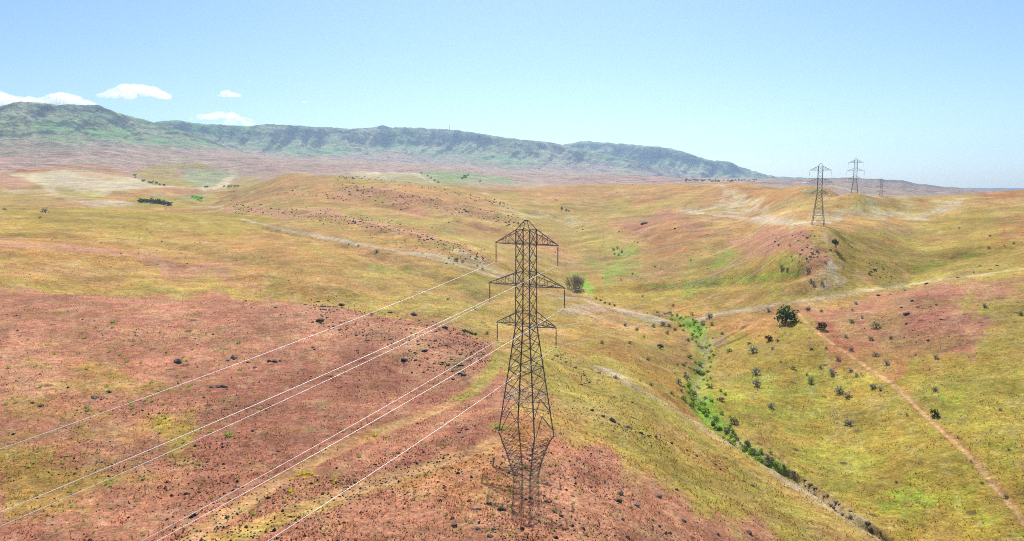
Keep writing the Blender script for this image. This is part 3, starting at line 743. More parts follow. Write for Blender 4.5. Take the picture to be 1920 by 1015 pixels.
# ------------------------------------------------------------------ lattice pylons
PHI = R(29.0)
LEV_BODY = [3.2, 6.6, 9.6, 12.2, 14.5, 16.6, 18.6, 20.6]
LEV_CAGE = [20.6, 23.1, 25.65, 28.2, 30.7, 33.35, 36.0, 38.7]
ARMS = [(20.6, 23.1, 6.33), (28.2, 30.7, 8.0), (36.0, 38.7, 6.56)]
INS = 3.55
def hw(z): return 3.86 + (1.5 - 3.86) * z / 20.6 if z < 20.6 else 1.5 - .05 * (z - 20.6) / 18
def corner(i, z):
    sx, sy = ((1, 1), (1, -1), (-1, -1), (-1, 1))[i]; h = hw(z); return Vector((sx * h, sy * h, z))
def make_pylon():
    parts = []
    for i in range(4):
        m = MB(); up = (corner(i, 0).x, -corner(i, 0).y, 0)
        m.angle(corner(i, -3.5), corner(i, 20.6), .215, .06, up); m.angle(corner(i, 20.6), corner(i, 38.7), .18, .05, up)
        parts.append(('leg', m.mesh('leg'), M_STEEL, None))
    m = MB()
    for k in range(len(LEV_BODY) - 1):
        z0, z1 = LEV_BODY[k], LEV_BODY[k + 1]
        for i in range(4):
            j = (i + 1) % 4
            a0, a1, b0, b1 = corner(i, z0), corner(i, z1), corner(j, z0), corner(j, z1)
            if k == 0:                                    # inverted V to the middle of the waist frame
                mid = (a1 + b1) / 2; m.angle(a0, mid, .095); m.angle(b0, mid, .095); m.angle(a0, b0, .088)
                m.angle(corner(i, -.6), (a0 + b0) / 2, .095); m.angle(corner(j, -.6), (a0 + b0) / 2, .095)
                m.angle((a0 + mid) / 2, (a0 + a1) / 2, .085); m.angle((b0 + mid) / 2, (b0 + b1) / 2, .085)
            else:
                m.angle(a0, b1, .095); m.angle(b0, a1, .095)
                if k < 3:
                    m.angle((a0 + a1) / 2, (a0 * 3 + b1) / 4, .085); m.angle((b0 + b1) / 2, (b0 * 3 + a1) / 4, .085)
                if k in (3, 5): m.angle(a0, b0, .1)
    parts.append(('body_bracing', m.mesh('body_bracing'), M_STEEL, None))
    m = MB()
    for i in range(4): m.angle(corner(i, 6.6), corner((i + 1) % 4, 6.6), .16)
    m.angle(corner(0, 6.6), corner(2, 6.6), .09); m.angle(corner(1, 6.6), corner(3, 6.6), .09)
    parts.append(('waist_frame', m.mesh('waist_frame'), M_GLINT, None))
    m = MB()
    for k in range(len(LEV_CAGE) - 1):
        z0, z1 = LEV_CAGE[k], LEV_CAGE[k + 1]
        for i in range(4):
            j = (i + 1) % 4
            m.angle(corner(i, z0), corner(j, z1), .088); m.angle(corner(j, z0), corner(i, z1), .088)
    for z in LEV_CAGE:
        if z not in (25.65, 33.35):
            for i in range(4): m.angle(corner(i, z), corner((i + 1) % 4, z), .095)
    parts.append(('cage_bracing', m.mesh('cage_bracing'), M_STEEL, None))
    for zb, zt_, L in ARMS:
        h = hw(zb)
        for sx in (-1, 1):
            m = MB()
            tip = Vector((sx * L, 0, zb))
            for sy in (-1, 1):
                b0 = Vector((sx * h, sy * h, zb)); t0 = Vector((sx * hw(zt_), sy * hw(zt_), zt_))
                m.angle(b0, tip, .145); m.angle(t0, tip + Vector((0, 0, .095)), .12)
                prev = b0
                for f_ in (.28, .52, .74):
                    pb = b0.lerp(tip, f_); pt = t0.lerp(tip, f_)
                    m.angle(pb, pt, .085); m.angle(prev, pt, .085); prev = pb
            for f_ in (.28, .52, .74):
                p = Vector((sx * h, h, zb)).lerp(tip, f_); p2 = Vector((sx * h, -h, zb)).lerp(tip, f_); m.angle(p, p2, .085)
            m.bar(tip + Vector((0, -.22, -.02)), tip + Vector((0, .22, -.02)), .2)
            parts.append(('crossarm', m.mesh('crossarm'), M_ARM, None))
    m = MB()
    for i in range(4):
        a = corner(i, 38.7); m.angle(a, Vector((a.x * .2, a.y * .12, 40.4)), .12)
    m.bar((-.36, 0, 40.42), (.36, 0, 40.42), .24); m.angle((.3, .18, 40.35), (-.3, -.18, 40.35), .1)
    parts.append(('peak_frame', m.mesh('peak_frame'), M_STEEL, None))
    m = MB(); prof = [(.03, 0)]
    z = -.25; prof += [(.03, z)]
    for k in range(19):
        prof += [(.05, z), (.135, z - .05), (.135, z - .075), (.055, z - .12)]; z -= .155
    prof += [(.03, z), (.03, -INS + .12)]
    m.lathe(prof, 10); ins = m.mesh('insulator_string')
    m = MB(); m.bar((0, -.28, -INS + .02), (0, .28, -INS + .02), .13); m.bar((0, 0, -INS + .2), (0, 0, -INS), .1); clamp = m.mesh('cable_clamp')
    for zb, zt_, L in ARMS:
        for sx in (-1, 1):
            parts.append(('insulator_string', ins, M_INSUL, (sx * L, 0, zb - .1)))
    m = MB(); m.lathe([(.4, -1.2), (.36, .06), (.3, .12)], 12); foot = m.mesh('footing')
    return parts, clamp, foot
PYL, CLAMP, FOOT = make_pylon()
def put_pylon(x, y, z, label, parts_too=True):
    e = tag(empty('lattice_pylon', (x, y, z), -PHI), label, 'pylon', 'lattice pylons of one power line')
    for nm, me, mt_, loc in PYL:
        o = link(nm, me, mt_, e, loc)
        if nm == 'insulator_string': link('cable_clamp', CLAMP, M_STEEL, o)
    for i in range(4):
        c = corner(i, 0); wx = x + c.x * math.cos(PHI) + c.y * math.sin(PHI); wy = y - c.x * math.sin(PHI) + c.y * math.cos(PHI)
        zz = float(ground(wx, wy)) - z; c2 = corner(i, zz) if zz < 5 else c
        link('footing', FOOT, M_CONC, e, (c2.x, c2.y, zz - .05))
    return e
def at_dist(px, y): return (px - CX) / F * y * CP, y
PY = []
x0, y0 = at_dist(991, 142.0)
x0 = (986 - CX) / F * (y0 * CP + 48 * SP)
for px, yy, zz, lab in ((None, None, None, 'tall steel lattice pylon close by on the red rocky ridge'),
                    (1533.5, 501.0, None, 'middle distance steel pylon standing by the pale straw wash'),
                    (1600.0, 733.0, None, 'small far pylon rising from behind the orange hill crest'),
                    (1651.0, 1094.0, None, 'faintest and farthest pylon, tiny against the low purple hill')):
    if px is None: x, y = x0, y0
    else: x, y = at_dist(px, yy); x = (px - CX) / F * (yy * CP + 30 * SP)
    z = float(ground(x, y))
    print('pylon', round(x, 1), round(y, 1), round(z - ZC, 1))
    put_pylon(x, y, z, lab); PY.append(Vector((x, y, z)))
# cables
ends = [('top', 0), ('middle', 1), ('bottom', 2)]
dirv = Vector((math.sin(PHI), math.cos(PHI), 0)); armv = Vector((math.cos(PHI), -math.sin(PHI), 0))
back0 = PY[0] - dirv * 400; back0.z = PY[0].z
lab_c = {(2, -1): 'pale cable hung from the left tip of the top crossarm', (2, 1): 'pale cable hung from the right tip of the top crossarm',
         (1, -1): 'pale cable hung from the left tip of the wide middle crossarm', (1, 1): 'pale cable hung from the right tip of the wide middle crossarm',
         (0, -1): 'pale cable hung from the left tip of the bottom crossarm', (0, 1): 'pale cable hung from the right tip of the bottom crossarm'}
for k, (zb, zt_, L) in enumerate(ARMS):
    for sx in (-1, 1):
        att = [p + armv * (sx * L) + Vector((0, 0, zb - .1 - INS)) for p in [back0] + PY]
        pts = []; rad = []
        for i in range(len(att) - 1):
            a, b = att[i], att[i + 1]; L_ = (b - a).length; sag = 12.7 * (L_ / 400) ** 2
            n = 60 if i == 0 else 36
            for q_ in range(n if i < len(att) - 2 else n + 1):
                t_ = q_ / n; p = a.lerp(b, t_); p.z -= 4 * sag * t_ * (1 - t_); pts.append(p); rad.append(.031 if i == 0 else .028)
        m = MB(); org = PY[0]; m.tube([p - org for p in pts], rad, 6)
        o = link('power_cable', m.mesh('power_cable', True), M_WIRE, None, org)
        tag(o, lab_c[(k, sx)], 'power cable', 'conductor cables of the power line')

# ------------------------------------------------------------------ rocks
def rock_mesh(seed, sub=2, flat=.62):
    bm = bmesh.new(); bmesh.ops.create_icosphere(bm, subdivisions=sub, radius=.5)
    rr = np.random.default_rng(seed); cuts = []
    for _ in range(9):
        n = rr.normal(size=3); n /= np.linalg.norm(n); cuts.append((Vector(n), rr.uniform(.26, .44)))
    sx, sy = rr.uniform(.85, 1.25), rr.uniform(.7, 1.0)
    for v in bm.verts:
        c = v.co.copy()
        for n, d_ in cuts:
            e = c.dot(n) - d_
            if e > 0: c -= n * e * .92
        c *= 1 + .05 * rr.normal()
        v.co = Vector((c.x * sx * 1.2, c.y * sy * 1.2, c.z * flat * 1.2 + .12))
    me = bpy.data.meshes.new('rock'); bm.to_mesh(me); bm.free(); return me
ROCKS = [rock_mesh(100 + i) for i in range(8)]
for i, me in enumerate(ROCKS): me.materials.append(M_ROCK if i % 3 else M_ROCKL)
def put_rock(px, py, wpx, label, group, tall=1.0):
    x, y, z = spot(px, py); w = wpx * y / F * 1.02
    if wpx >= 19:                                       # bedrock outcrop: broken blocks of one ledge
        e = tag(empty('rock_outcrop', (x, y, z)), label, 'rock outcrop', group)
        nb_ = random.randint(7, 10)
        for i in range(nb_):
            bx = (random.random() - .5) * w * .9; by = random.gauss(0, .16) * w; bs_ = w * random.uniform(.16, .36)
            o = link('block', random.choice(ROCKS), None, e, (bx, by, float(ground(x + bx, y + by)) - z - .03 * bs_))
            o.rotation_euler = (random.uniform(-.4, .4), random.uniform(-.4, .4), random.uniform(0, 6.28)); o.scale = (bs_, bs_ * random.uniform(.6, 1), bs_ * random.uniform(.6, 1))
        return e
    o = link('boulder', random.choice(ROCKS), None, None, (x, y, z - .06 * w))
    o.rotation_euler = (random.uniform(-.25, .25), random.uniform(-.25, .25), random.uniform(0, 6.28))
    o.scale = (w * random.uniform(.9, 1.1), w * random.uniform(.7, 1.0), w * random.uniform(.6, .95) * tall)
    return tag(o, label, 'boulder', group)
RED = 'dark boulders on the near red hill'
for px, py, wp, lab in [(1158,940,18,'pale topped black boulder, largest of the pair right of the pylon shadow'),(1194,950,15,'black boulder leaning behind a pale slab right of the pylon shadow'),
    (1182,953,12,'pale slab like rock beside a black boulder right of the pylon'),(1186,937,10,'upright dark rock behind the pale slab, right of the pylon'),
    (1163,927,16,'flat grey rock just behind the pale topped black boulder'),(1167,912,9,'round dark rock alone on bare rust soil right of pylon'),
    (1127,848,8,'single dark rock at the edge of yellow grass right of pylon'),(917,946,20,'big black boulder left of the pylon shadow near a tuft'),
    (892,956,20,'low broken rock outcrop left of the black boulder by the pylon'),(939,957,14,'grey rounded rock between black boulder and pylon shadow'),
    (897,993,13,'black boulder in the bottom foreground below the outcrop'),(987,935,24,'jagged dark outcrop lying inside the pylon shadow'),
    (1030,942,19,'dark outcrop just right of the pylon shadow'),(1047,963,22,'flat grey outcrop right of the tip of the pylon shadow'),
    (1234,932,13,'lone grey rock well right of the black boulder pair'),(1269,919,11,'dark rock with pale top farthest right on the red slope'),
    (436,671,24,'black rock pile on the left hill just above the highest cable'),(510,678,31,'long grey and black rock outcrop between the upper cables'),
    (411,726,30,'flat grey slab outcrop below the highest cable'),(335,680,18,'small dark outcrop left of the black rock pile'),
    (183,747,26,'scattered dark outcrop on the far left under the cable'),(880,624,24,'largest black boulder near the rounded right end of the hill crest'),
    (616,576,24,'long dark ledge along the red hill crest'),(641,572,16,'dark boulder at the right end of the crest ledge'),(776,590,16,'dark ledge on the red hill crest right of the top cable'),
    (599,603,16,'grey flat rock just below the crest ledge'),(678,962,9,'small upright dark rock left of the lowest cable')]:
    put_rock(px, py, wp, lab, RED)
for px, py, wp in [(428,676,12),(478,690,9),(464,680,8),(205,735,12),(163,772,8),(62,757,8),(76,762,12),(590,655,8),(596,567,8),(517,578,8),(699,590,10),(731,587,9),(833,615,14),(818,622,8),(690,639,7),(586,653,9),(671,658,7),
    (796,659,13),(759,676,14),(841,686,10),(864,686,13),(862,701,13),(772,699,8),(851,987,14),(849,972,12),(966,1002,8),(920,1006,14),(1024,908,10),(1073,931,8),(1106,914,8),(1097,1004,8),(1175,1008,16),(1223,975,10),(1235,961,9),
    (1281,977,14),(1345,1002,11),(1403,999,15),(870,705,10),(850,712,8),(650,915,8),(665,905,9),(640,908,7),(690,878,8),(702,872,9),(860,812,9),(875,806,10),(890,800,8),(868,820,8),(800,930,8),(848,985,9),(730,980,9),(795,968,8)]:
    put_rock(px, py, wp, 'dark basalt rock lying loose on the near red hill', RED)
def in_poly(n, poly, jitter=0):
    P = np.array(poly, float); out = []
    while len(out) < n:
        p = np.array([random.uniform(P[:, 0].min(), P[:, 0].max()), random.uniform(P[:, 1].min(), P[:, 1].max())])
        c = False
        for i in range(len(P)):
            a, b = P[i], P[(i + 1) % len(P)]
            if (a[1] > p[1]) != (b[1] > p[1]) and p[0] < (b[0] - a[0]) * (p[1] - a[1]) / (b[1] - a[1]) + a[0]: c = not c
        if c: out.append(p)
    return out
for p in in_poly(58, [(560,570),(700,592),(860,622),(925,648),(900,690),(820,680),(700,650),(580,610)]): put_rock(p[0], p[1], random.uniform(3, 8), 'small dark rock among the rubble of the red hill crest', RED)
for p in in_poly(24, [(760,660),(880,680),(870,710),(760,700)]): put_rock(p[0], p[1], random.uniform(4, 9), 'small dark rock in the scree below the hill crest', RED)
G2 = 'dark rocks on the lower right flank of the pylon ridge'
for px, py, wp in [(1409,910,12),(1394,903,9),(1339,871,10),(1287,845,8),(1180,804,12),(1147,790,14),(1130,781,12),(1185,755,7),(1229,820,9),(1258,832,7),(1110,770,9),(1160,796,10),(1200,812,10),(1215,818,8),(1306,855,8),(1350,880,8),(1060,680,9),(1042,668,10),(1078,690,8),(1095,705,7),(1105,718,9),(1150,745,7),(1035,675,8),(1090,722,7)]:
    put_rock(px, py, wp, 'dark rock in the broken line down the grassy ridge flank', G2)
G3 = 'dark rocks scattered on the hillsides across the valley'
def strip_pts(path, n, spread):
    p = smooth(path, 10); out = []
    for _ in range(n):
        q_ = p[random.randrange(len(p))]; out.append((q_[0] + random.gauss(0, 8), q_[1] + random.gauss(0, spread)))
    return out
for a, b in strip_pts([(440,391),(520,396),(620,408),(700,420),(780,440),(860,466),(915,488)], 62, 6): put_rock(a, b, random.uniform(2.5, 6), 'dark rock in the stony band across the middle slope', G3)
for a, b in strip_pts([(640,352),(740,370),(840,390),(930,408),(980,425)], 26, 9): put_rock(a, b, random.uniform(2.5, 6), 'dark rock on the upper russet hillside behind the pylon', G3)
for a, b in strip_pts([(1440,445),(1500,452),(1530,470),(1510,485)], 16, 9): put_rock(a, b, random.uniform(3, 7), 'dark rock on the russet knoll below the second pylon', G3)
G4 = 'dark rocks on the right hand hill'
for px, py, wp in [(1699,590,13),(1710,565,10),(1697,545,8),(1796,521,6),(1826,511,6),(1836,500,6),(1856,506,6),(1869,499,5),(1737,533,8),(1648,555,7),(1720,577,7),(1755,573,6),(1690,577,6),(1700,608,7),(1740,640,7),(1695,633,7),(1765,600,6),(1211,419,14),(1205,421,9),(1196,455,6),(1266,430,5),(1042,376,6),(1632,510,6),(1655,505,8),(1640,507,8)]:
    put_rock(px, py, wp, 'dark rock lying on the russet slopes right of the creek', G4)

# ------------------------------------------------------------------ plants
def quads(cent, size, rr, flat=0.0):
    n = len(cent); a = rr.normal(size=(n, 3)); a[:, 2] *= (1 - flat); a /= np.linalg.norm(a, axis=1)[:, None]
    b = np.cross(a, rr.normal(size=(n, 3))); b /= np.linalg.norm(b, axis=1)[:, None] + 1e-9
    s = (size * rr.uniform(.6, 1.3, n))[:, None]
    V_ = np.stack([cent - a * s, cent + b * s * .6, cent + a * s, cent - b * s * .6], 1).reshape(-1, 3)
    return V_, np.arange(4 * n).reshape(n, 4)
def crown(seed, lobes, n, size, inner=.55):
    rr = np.random.default_rng(seed); L = np.array(lobes, float)       # x y z rx ry rz
    wts = (L[:, 3] * L[:, 4] + L[:, 5] * L[:, 3]); wts /= wts.sum()
    k = rr.choice(len(L), n, p=wts); dd = rr.normal(size=(n, 3)); dd /= np.linalg.norm(dd, axis=1)[:, None]
    rad = inner + (1.06 - inner) * rr.random(n) ** .45
    # leaf clumps: pull the points towards a limited number of tufts
    c = L[k, :3] + dd * rad[:, None] * L[k, 3:]
    t_ = c[rr.choice(n, max(12, n // 28), replace=False)]
    near_ = ((c[:, None] - t_[None]) ** 2).sum(-1).argmin(1)
    c = c + (t_[near_] - c) * rr.uniform(.15, .75, n)[:, None]
    return quads(c, size, rr)
def lobes(seed, n, rad, h0, h1, lr_):
    rr = np.random.default_rng(seed); out = []
    for i in range(n):
        a = rr.uniform(0, 6.28); q_ = rad * math.sqrt(rr.random()) * .72; z = rr.uniform(h0, h1); s_ = lr_ * rr.uniform(.65, 1.15)
        out.append((q_ * math.cos(a), q_ * math.sin(a), z, s_, s_, s_ * .82))
    return out
def stems_mesh(name, seed, n, h, spread, r0, fork=2, base=.05):
    m = MB(); rr = random.Random(seed)
    for i in range(n):
        a = rr.uniform(0, 6.28); lean = spread * rr.uniform(.3, 1)
        b0 = rr.uniform(0, 6.28); bq = base * math.sqrt(rr.random()) if base > .06 else base; off = Vector((bq * math.cos(b0), bq * math.sin(b0), 0)); dome = math.sqrt(max(.15, 1 - (bq / spread) ** 2)) if base > .06 else 1
        p0 = off + Vector((0, 0, -.05)); p1 = off + Vector((lean * .45 * math.cos(a), lean * .45 * math.sin(a), dome * h * .5 * rr.uniform(.8, 1.1)))
        p2 = off + Vector((lean * math.cos(a + .3), lean * math.sin(a + .3), dome * h * rr.uniform(.7, 1.05)))
        m.tube([p0, p1, p2], [r0, r0 * .6, r0 * .25], 4)
        for f_ in range(fork):
            b_ = a + rr.uniform(-1, 1); q_ = p0.lerp(p1, rr.uniform(.5, 1)); e_ = q_ + Vector((math.cos(b_) * lean * .6, math.sin(b_) * lean * .6, h * rr.uniform(.25, .5)))
            m.tube([q_, (q_ + e_) / 2 + Vector((0, 0, .04 * h)), e_], [r0 * .5, r0 * .35, r0 * .15], 3)
    return m.mesh(name)
def tree_trunk(seed, h, r0, limbs, spread):
    m = MB(); rr = random.Random(seed)
    m.tube([(0, 0, -.4), (.05 * h * rr.uniform(-1, 1), 0, h * .3), (.07 * h * rr.uniform(-1, 1), .05 * h, h * .8)], [r0 * 1.25, r0 * .8, r0 * .3], 8)
    for i in range(limbs):
        a = i * 6.28 / limbs + rr.uniform(-.4, .4); z = h * rr.uniform(.15, .5)
        m.tube([(0, 0, z), (spread * .5 * math.cos(a), spread * .5 * math.sin(a), z + .18 * h), (spread * math.cos(a), spread * math.sin(a), z + .35 * h)], [r0 * .5, r0 * .3, r0 * .1], 5)
    return m.mesh('trunk')
def leafy(name, VF): return np_mesh(name, VF[0], VF[1])

# trees: unit sized (1 m wide crown), scaled on placing
def put_tree(px, py, wpx, hpx, crown_me, trunk_me, mcr, label, cat='tree', name='tree', group=None, two=True):
    x, y, z = spot(px, py); k = y / F
    e = tag(empty(name, (x, y, z), random.uniform(0, 6.28)), label, cat, group)
    e.scale = (wpx * k, wpx * k, hpx * k)
    link('crown', crown_me, mcr, e)
    if trunk_me: link('trunk', trunk_me, M_BARK, e)
    return e
JUN1 = leafy('crown', crown(1, lobes(1, 19, .62, .08, .66, .19) + [(0, 0, .4, .4, .4, .38), (0, 0, .78, .22, .22, .2)], 4200, .03, .45)); JT1 = tree_trunk(1, .8, .05, 7, .32)
JUN2 = leafy('crown', crown(2, lobes(2, 8, .46, .5, .8, .22) + [(0, 0, .62, .34, .34, .26)], 2000, .036, .45)); JT2 = tree_trunk(2, .85, .05, 5, .3)
JUN3 = leafy('crown', crown(3, lobes(3, 11, .58, .05, .6, .22) + [(0, 0, .4, .4, .4, .38)], 1500, .04, .4)); JT3 = tree_trunk(3, .6, .05, 5, .3)
put_tree(1473, 606, 41, 37, JUN1, JT1, M_JUN, 'large rounded dark green juniper at the head of the hillside trail')
put_tree(1567, 467, 17, 19, JUN2, JT2, M_JUN, 'lone small tree with a visible trunk below the second pylon')
put_tree(1541, 619, 22, 20, JUN3, JT3, M_DARK, 'dense dark bush just right of the hillside trail', 'bush', 'bush')
put_tree(1441, 640, 15, 15, JUN3, JT3, M_DARK, 'smaller dense dark bush left of the trail below the juniper', 'bush', 'bush')
put_tree(1752, 782, 18, 19, JUN3, JT3, M_DARK, 'dark grey bush ringed by bright grass beside the lower trail', 'bush', 'bush')
put_tree(1238, 654, 13, 12, JUN3, JT3, M_DARK, 'dark green bush on the slope left of the creek', 'bush', 'bush')

# bare shrub in the valley
def put_bare(px, py, wpx, hpx, label, seed):
    x, y, z = spot(px, py); k = y / F
    e = tag(empty('bare_shrub', (x, y, z)), label, 'shrub')
    link('branches', stems_mesh('branches', seed, 84, hpx * k, wpx * k * .34, .10, 6, wpx * k * .33), M_TWIG, e)
    link('undergrowth', leafy('undergrowth', crown(seed, [(.6, -1.2, .2, wpx * k * .5, 1.3, .35)], 200, .22)), M_GREEN, e)
put_bare(1078, 543, 44, 34, 'big bare purple brown shrub right of the pylon in the valley', 5)

# sagebrush and other shrubs: three shapes
SAGE = [(leafy('foliage', crown(20 + i, lobes(20 + i, 11, .55, .04, .34, .2) + [(0, 0, .3, .3, .3, .3)], 330, .05, .35)), stems_mesh('stems', 20 + i, 12, .7, .42, .018)) for i in range(4)]
CRK = [(leafy('foliage', crown(40 + i, lobes(40 + i, 11, .55, .05, .5, .22) + [(0, 0, .35, .34, .34, .36)], 640, .05, .4)), stems_mesh('stems', 40 + i, 9, .7, .4, .02)) for i in range(4)]
def put_shrub(px, py, wpx, label, group, m_, kind=SAGE, name='sagebrush', cat='shrub', tall=.8, parts=True, xy=None):
    if xy is None: x, y, z = spot(px, py)
    else: x, y = xy; z = float(ground(x, y))
    w_ = wpx * y / F if wpx > 0 else -wpx
    fo, st = random.choice(kind)
    key = m_.name + fo.name
    if key not in MESHV:
        c = fo.copy(); c.materials.clear(); c.materials.append(m_); MESHV[key] = c
    if parts:
        e = empty(name, (x, y, z), random.uniform(0, 6.28)); link('foliage', MESHV[key], None, e); link('stems', st, M_TWIG, e)
    else:
        e = link(name, MESHV[key], None, None, (x, y, z)); e.rotation_euler = (0, 0, random.uniform(0, 6.28))
    e.scale = (w_, w_, w_ * tall * random.uniform(.85, 1.15))
    return tag(e, label, cat, group)
MESHV = {}
GS = 'grey sagebrush dotting the right hand slope'
for px, py, wp, k in [(1412,662,25,0),(1417,702,25,0),(1419,725,25,0),(1445,764,20,0),(1574,738,28,0),(1588,746,20,0),(1592,796,24,0),(1458,641,10,1),(1449,655,9,0),(1488,693,14,2),(1520,718,20,2),(1560,702,20,0),(1594,697,12,0),(1571,675,15,0),
    (1520,656,12,0),(1549,654,8,0),(1596,658,14,0),(1642,668,15,0),(1662,684,16,0),(1636,729,20,0),(1650,732,14,0),(1755,674,20,0),(1753,733,18,0),(1795,822,10,0),(1596,604,14,2),(1585,633,12,2),(1632,638,16,2),(1643,615,22,2),(1670,635,12,2),
    (1515,583,16,1),(1540,585,10,1),(1605,571,12,0),(1598,584,9,0),(1616,597,10,0),(1513,704,8,0),(1538,692,12,0),(1464,680,8,0),(1605,706,12,0),(1885,934,15,2),(1840,908,10,2),(1846,578,16,2),(1913,592,15,2),(1354,627,9,1),(1405,645,9,1),(1441,585,12,0),
    (1875,770,10,2),(1890,845,9,0),(1700,780,8,2),(1820,868,8,2),(1680,905,8,2)]:
    lab = ('grey green sagebrush on the olive slope between creek and trail', 'purplish dry shrub on the slope near the juniper', 'greener loose shrub on the right hand hill')[k]
    lab = {(1412,662): 'uppermost of the three sagebrush in a column right of the creek', (1417,702): 'middle one of the three sagebrush in a column right of the creek', (1419,725): 'lowest of the three sagebrush in a column right of the creek',
           (1574,738): 'wide grey sagebrush, largest on the olive slope left of the trail', (1588,746): 'smaller sagebrush touching the right side of the largest one', (1592,796): 'lone ragged sagebrush lowest in the middle of the olive slope',
           (1445,764): 'lone grey sagebrush nearest the creek bend on the olive slope', (1643,615): 'wide green shrub high on the russet hillside right of the trail', (1755,674): 'grey shrub alone at the lower edge of the russet hillside'}.get((px, py), lab)
    put_shrub(px, py, wp * 1.05, lab, GS, (M_SAGE, M_TWIG, M_SAGEG)[k])
GC = 'shrubs on the slope left of the creek'
for px, py, wp, k in [(1172,612,12,1),(1194,620,14,2),(1225,613,14,2),(1243,609,15,1),(1255,612,12,1),(1251,627,14,2),(1208,633,8,2),(1216,676,12,0),(1181,645,12,0),(1129,644,12,0),(1155,710,15,0),(1123,701,9,1),(1200,716,8,0),(1221,724,14,0),(1259,739,13,0),
    (1272,719,18,0),(1288,712,18,1),(1317,609,16,0),(1330,596,18,2),(1205,557,7,0),(1262,574,8,1),(1265,620,10,1),(1290,640,12,1)]:
    put_shrub(px, py, wp * 1.05, ('grey shrub on the slope just left of the creek', 'purplish twiggy shrub above the creek bank', 'green shrub on the slope above the creek')[k], GC, (M_SAGE, M_TWIG, M_SAGEG)[k])
GK = 'shrubs on the slopes around the second pylon'
for px, py, wp, k in [(1466,506,18,2),(1476,508,12,2),(1514,508,14,0),(1521,530,14,0),(1526,536,12,2),(1541,532,13,0),(1481,462,9,0),(1533,473,9,0),(1548,494,9,0),(1630,515,10,2),(1856,444,8,0),(1853,466,8,0),(1883,462,6,0),(1900,458,8,0),(1799,429,6,0),(1680,497,5,2),(1500,478,8,0)]:
    put_shrub(px, py, wp, ('grey shrub on the slope around the russet knoll', '', 'green shrub at the foot of the russet knoll')[k], GK, (M_SAGE, M_TWIG, M_SAGEG)[k])
GV = 'small shrubs of the valley floor behind the near pylon'
for px, py, wp, k in [(1228,501,5,3),(1165,526,5,3),(1186,515,7,3),(1130,522,4,3),(1126,565,9,3),(1134,569,9,3),(1143,572,9,3),(1152,574,9,3),(1118,561,6,3),(1295,489,7,0),(1150,470,10,0),(1158,466,10,0),(1165,474,10,0),(1160,480,9,2),(1152,478,8,2),
    (1062,396,9,2),(1067,397,6,3),(706,474,14,0),(856,490,14,1),(868,492,10,0),(842,486,9,0),(840,563,10,0),(891,581,10,0),(914,626,13,2),(85,399,17,0),(8,394,10,0),(75,410,10,0),(461,566,8,0),(895,500,8,0),(905,505,8,1),(600,415,5,3),(672,462,6,0),(654,459,6,0)]:
    put_shrub(px, py, wp, ('grey shrub alone on the valley grass', 'purplish twiggy shrub beside the pale path', 'green low shrub in the valley', 'small dark green shrub in the valley bottom')[k], GV, (M_SAGE, M_TWIG, M_SAGEG, M_DARK)[k])
put_shrub(1053, 394, 6, 'tiny dark upright conifer in the far valley', None, M_DARK, name='conifer', cat='tree', tall=1.8)

# creek thicket
cw = hit(CREEK[:, 0], CREEK[:, 1]); rr = random.Random(3)
for i in range(190):
    j = rr.randrange(len(cw) - 1); t_ = rr.random(); p = cw[j] * (1 - t_) + cw[j + 1] * t_
    low = j > len(cw) * .66
    s_ = 1.4 if low else 3.9
    x, y = p[0] + rr.gauss(0, s_), p[1] + rr.gauss(0, s_)
    grey = rr.random() < (.3 if low else .16); dark = low and rr.random() < .25
    put_shrub(0, 0, -(.8 + (1.8 if low else 2.6) * rr.random() ** 1.3), ('grey leafless brush in the creek thicket' if grey else 'dark green shrub in the lower creek thicket' if dark else 'bright green leafy shrub growing in the creek bed'), 'shrubs of the creek thicket',
              M_TWIG if grey else M_SAGEG if dark else M_GREEN, CRK, 'creek_shrub', tall=.75, xy=(x, y))
chw = hit(CHANNEL[:, 0], CHANNEL[:, 1])
for i in range(26):
    j = rr.randrange(len(chw) - 1); p = chw[j] + np.array([rr.gauss(0, .6), rr.gauss(0, .6)]); w_ = rr.uniform(.7, 1.7)
    o = link('boulder', rr.choice(ROCKS), None, None, (p[0], p[1], float(ground(p[0], p[1])))); o.scale = (w_, w_ * .8, w_ * .6); o.rotation_euler = (0, 0, rr.uniform(0, 6))
    tag(o, 'grey rock in the dry washed out gully below the creek', 'boulder', 'rocks of the dry gully')

# far groves
FARS = [leafy('crown', crown(60 + i, lobes(60 + i, 7, .5, .12, .6, .26) + [(0, 0, .35, .34, .34, .36)], 280, .085, .4)) for i in range(3)]
def put_far(px, py, wpx, hpx, label, group, m_, name='tree', cat='tree'):
    x, y, z = spot(px, py); k = y / F; me = random.choice(FARS); key = m_.name + me.name
    if key not in MESHV: c = me.copy(); c.materials.append(m_); MESHV[key] = c
    o = link(name, MESHV[key], None, None, (x, y, z - .04 * hpx * k)); o.scale = (wpx * k, wpx * k, hpx * k * 1.05); o.rotation_euler = (0, 0, random.uniform(0, 6))
    return tag(o, label, cat, group)
for i in range(22):
    px = 262 + i * 2.75 + random.uniform(-2, 2)
    put_far(px, 380.5 + (px - 262) * .085 + random.uniform(-2.5, 1), random.uniform(8, 13), random.uniform(8, 12), 'dark green tree in the small grove on the left valley floor', 'trees of the left valley grove', M_GROVE)
for px, py in [(254,334),(253,330),(268,341),(271,340),(280,344),(285,344),(294,345),(300,348),(308,349)]:
    put_far(px, py, random.uniform(4, 8), random.uniform(4, 7), 'dark tree along the hillside creek line at far left', 'trees of the far left creek line', M_DARK)
for px, py in [(385,352),(389,352),(420,351),(428,351),(440,351),(446,351),(433,351)]:
    put_far(px, py, 6, 4.5, 'tiny dark tree on the valley line behind the middle hill', 'tiny trees behind the middle hill', M_DARK)
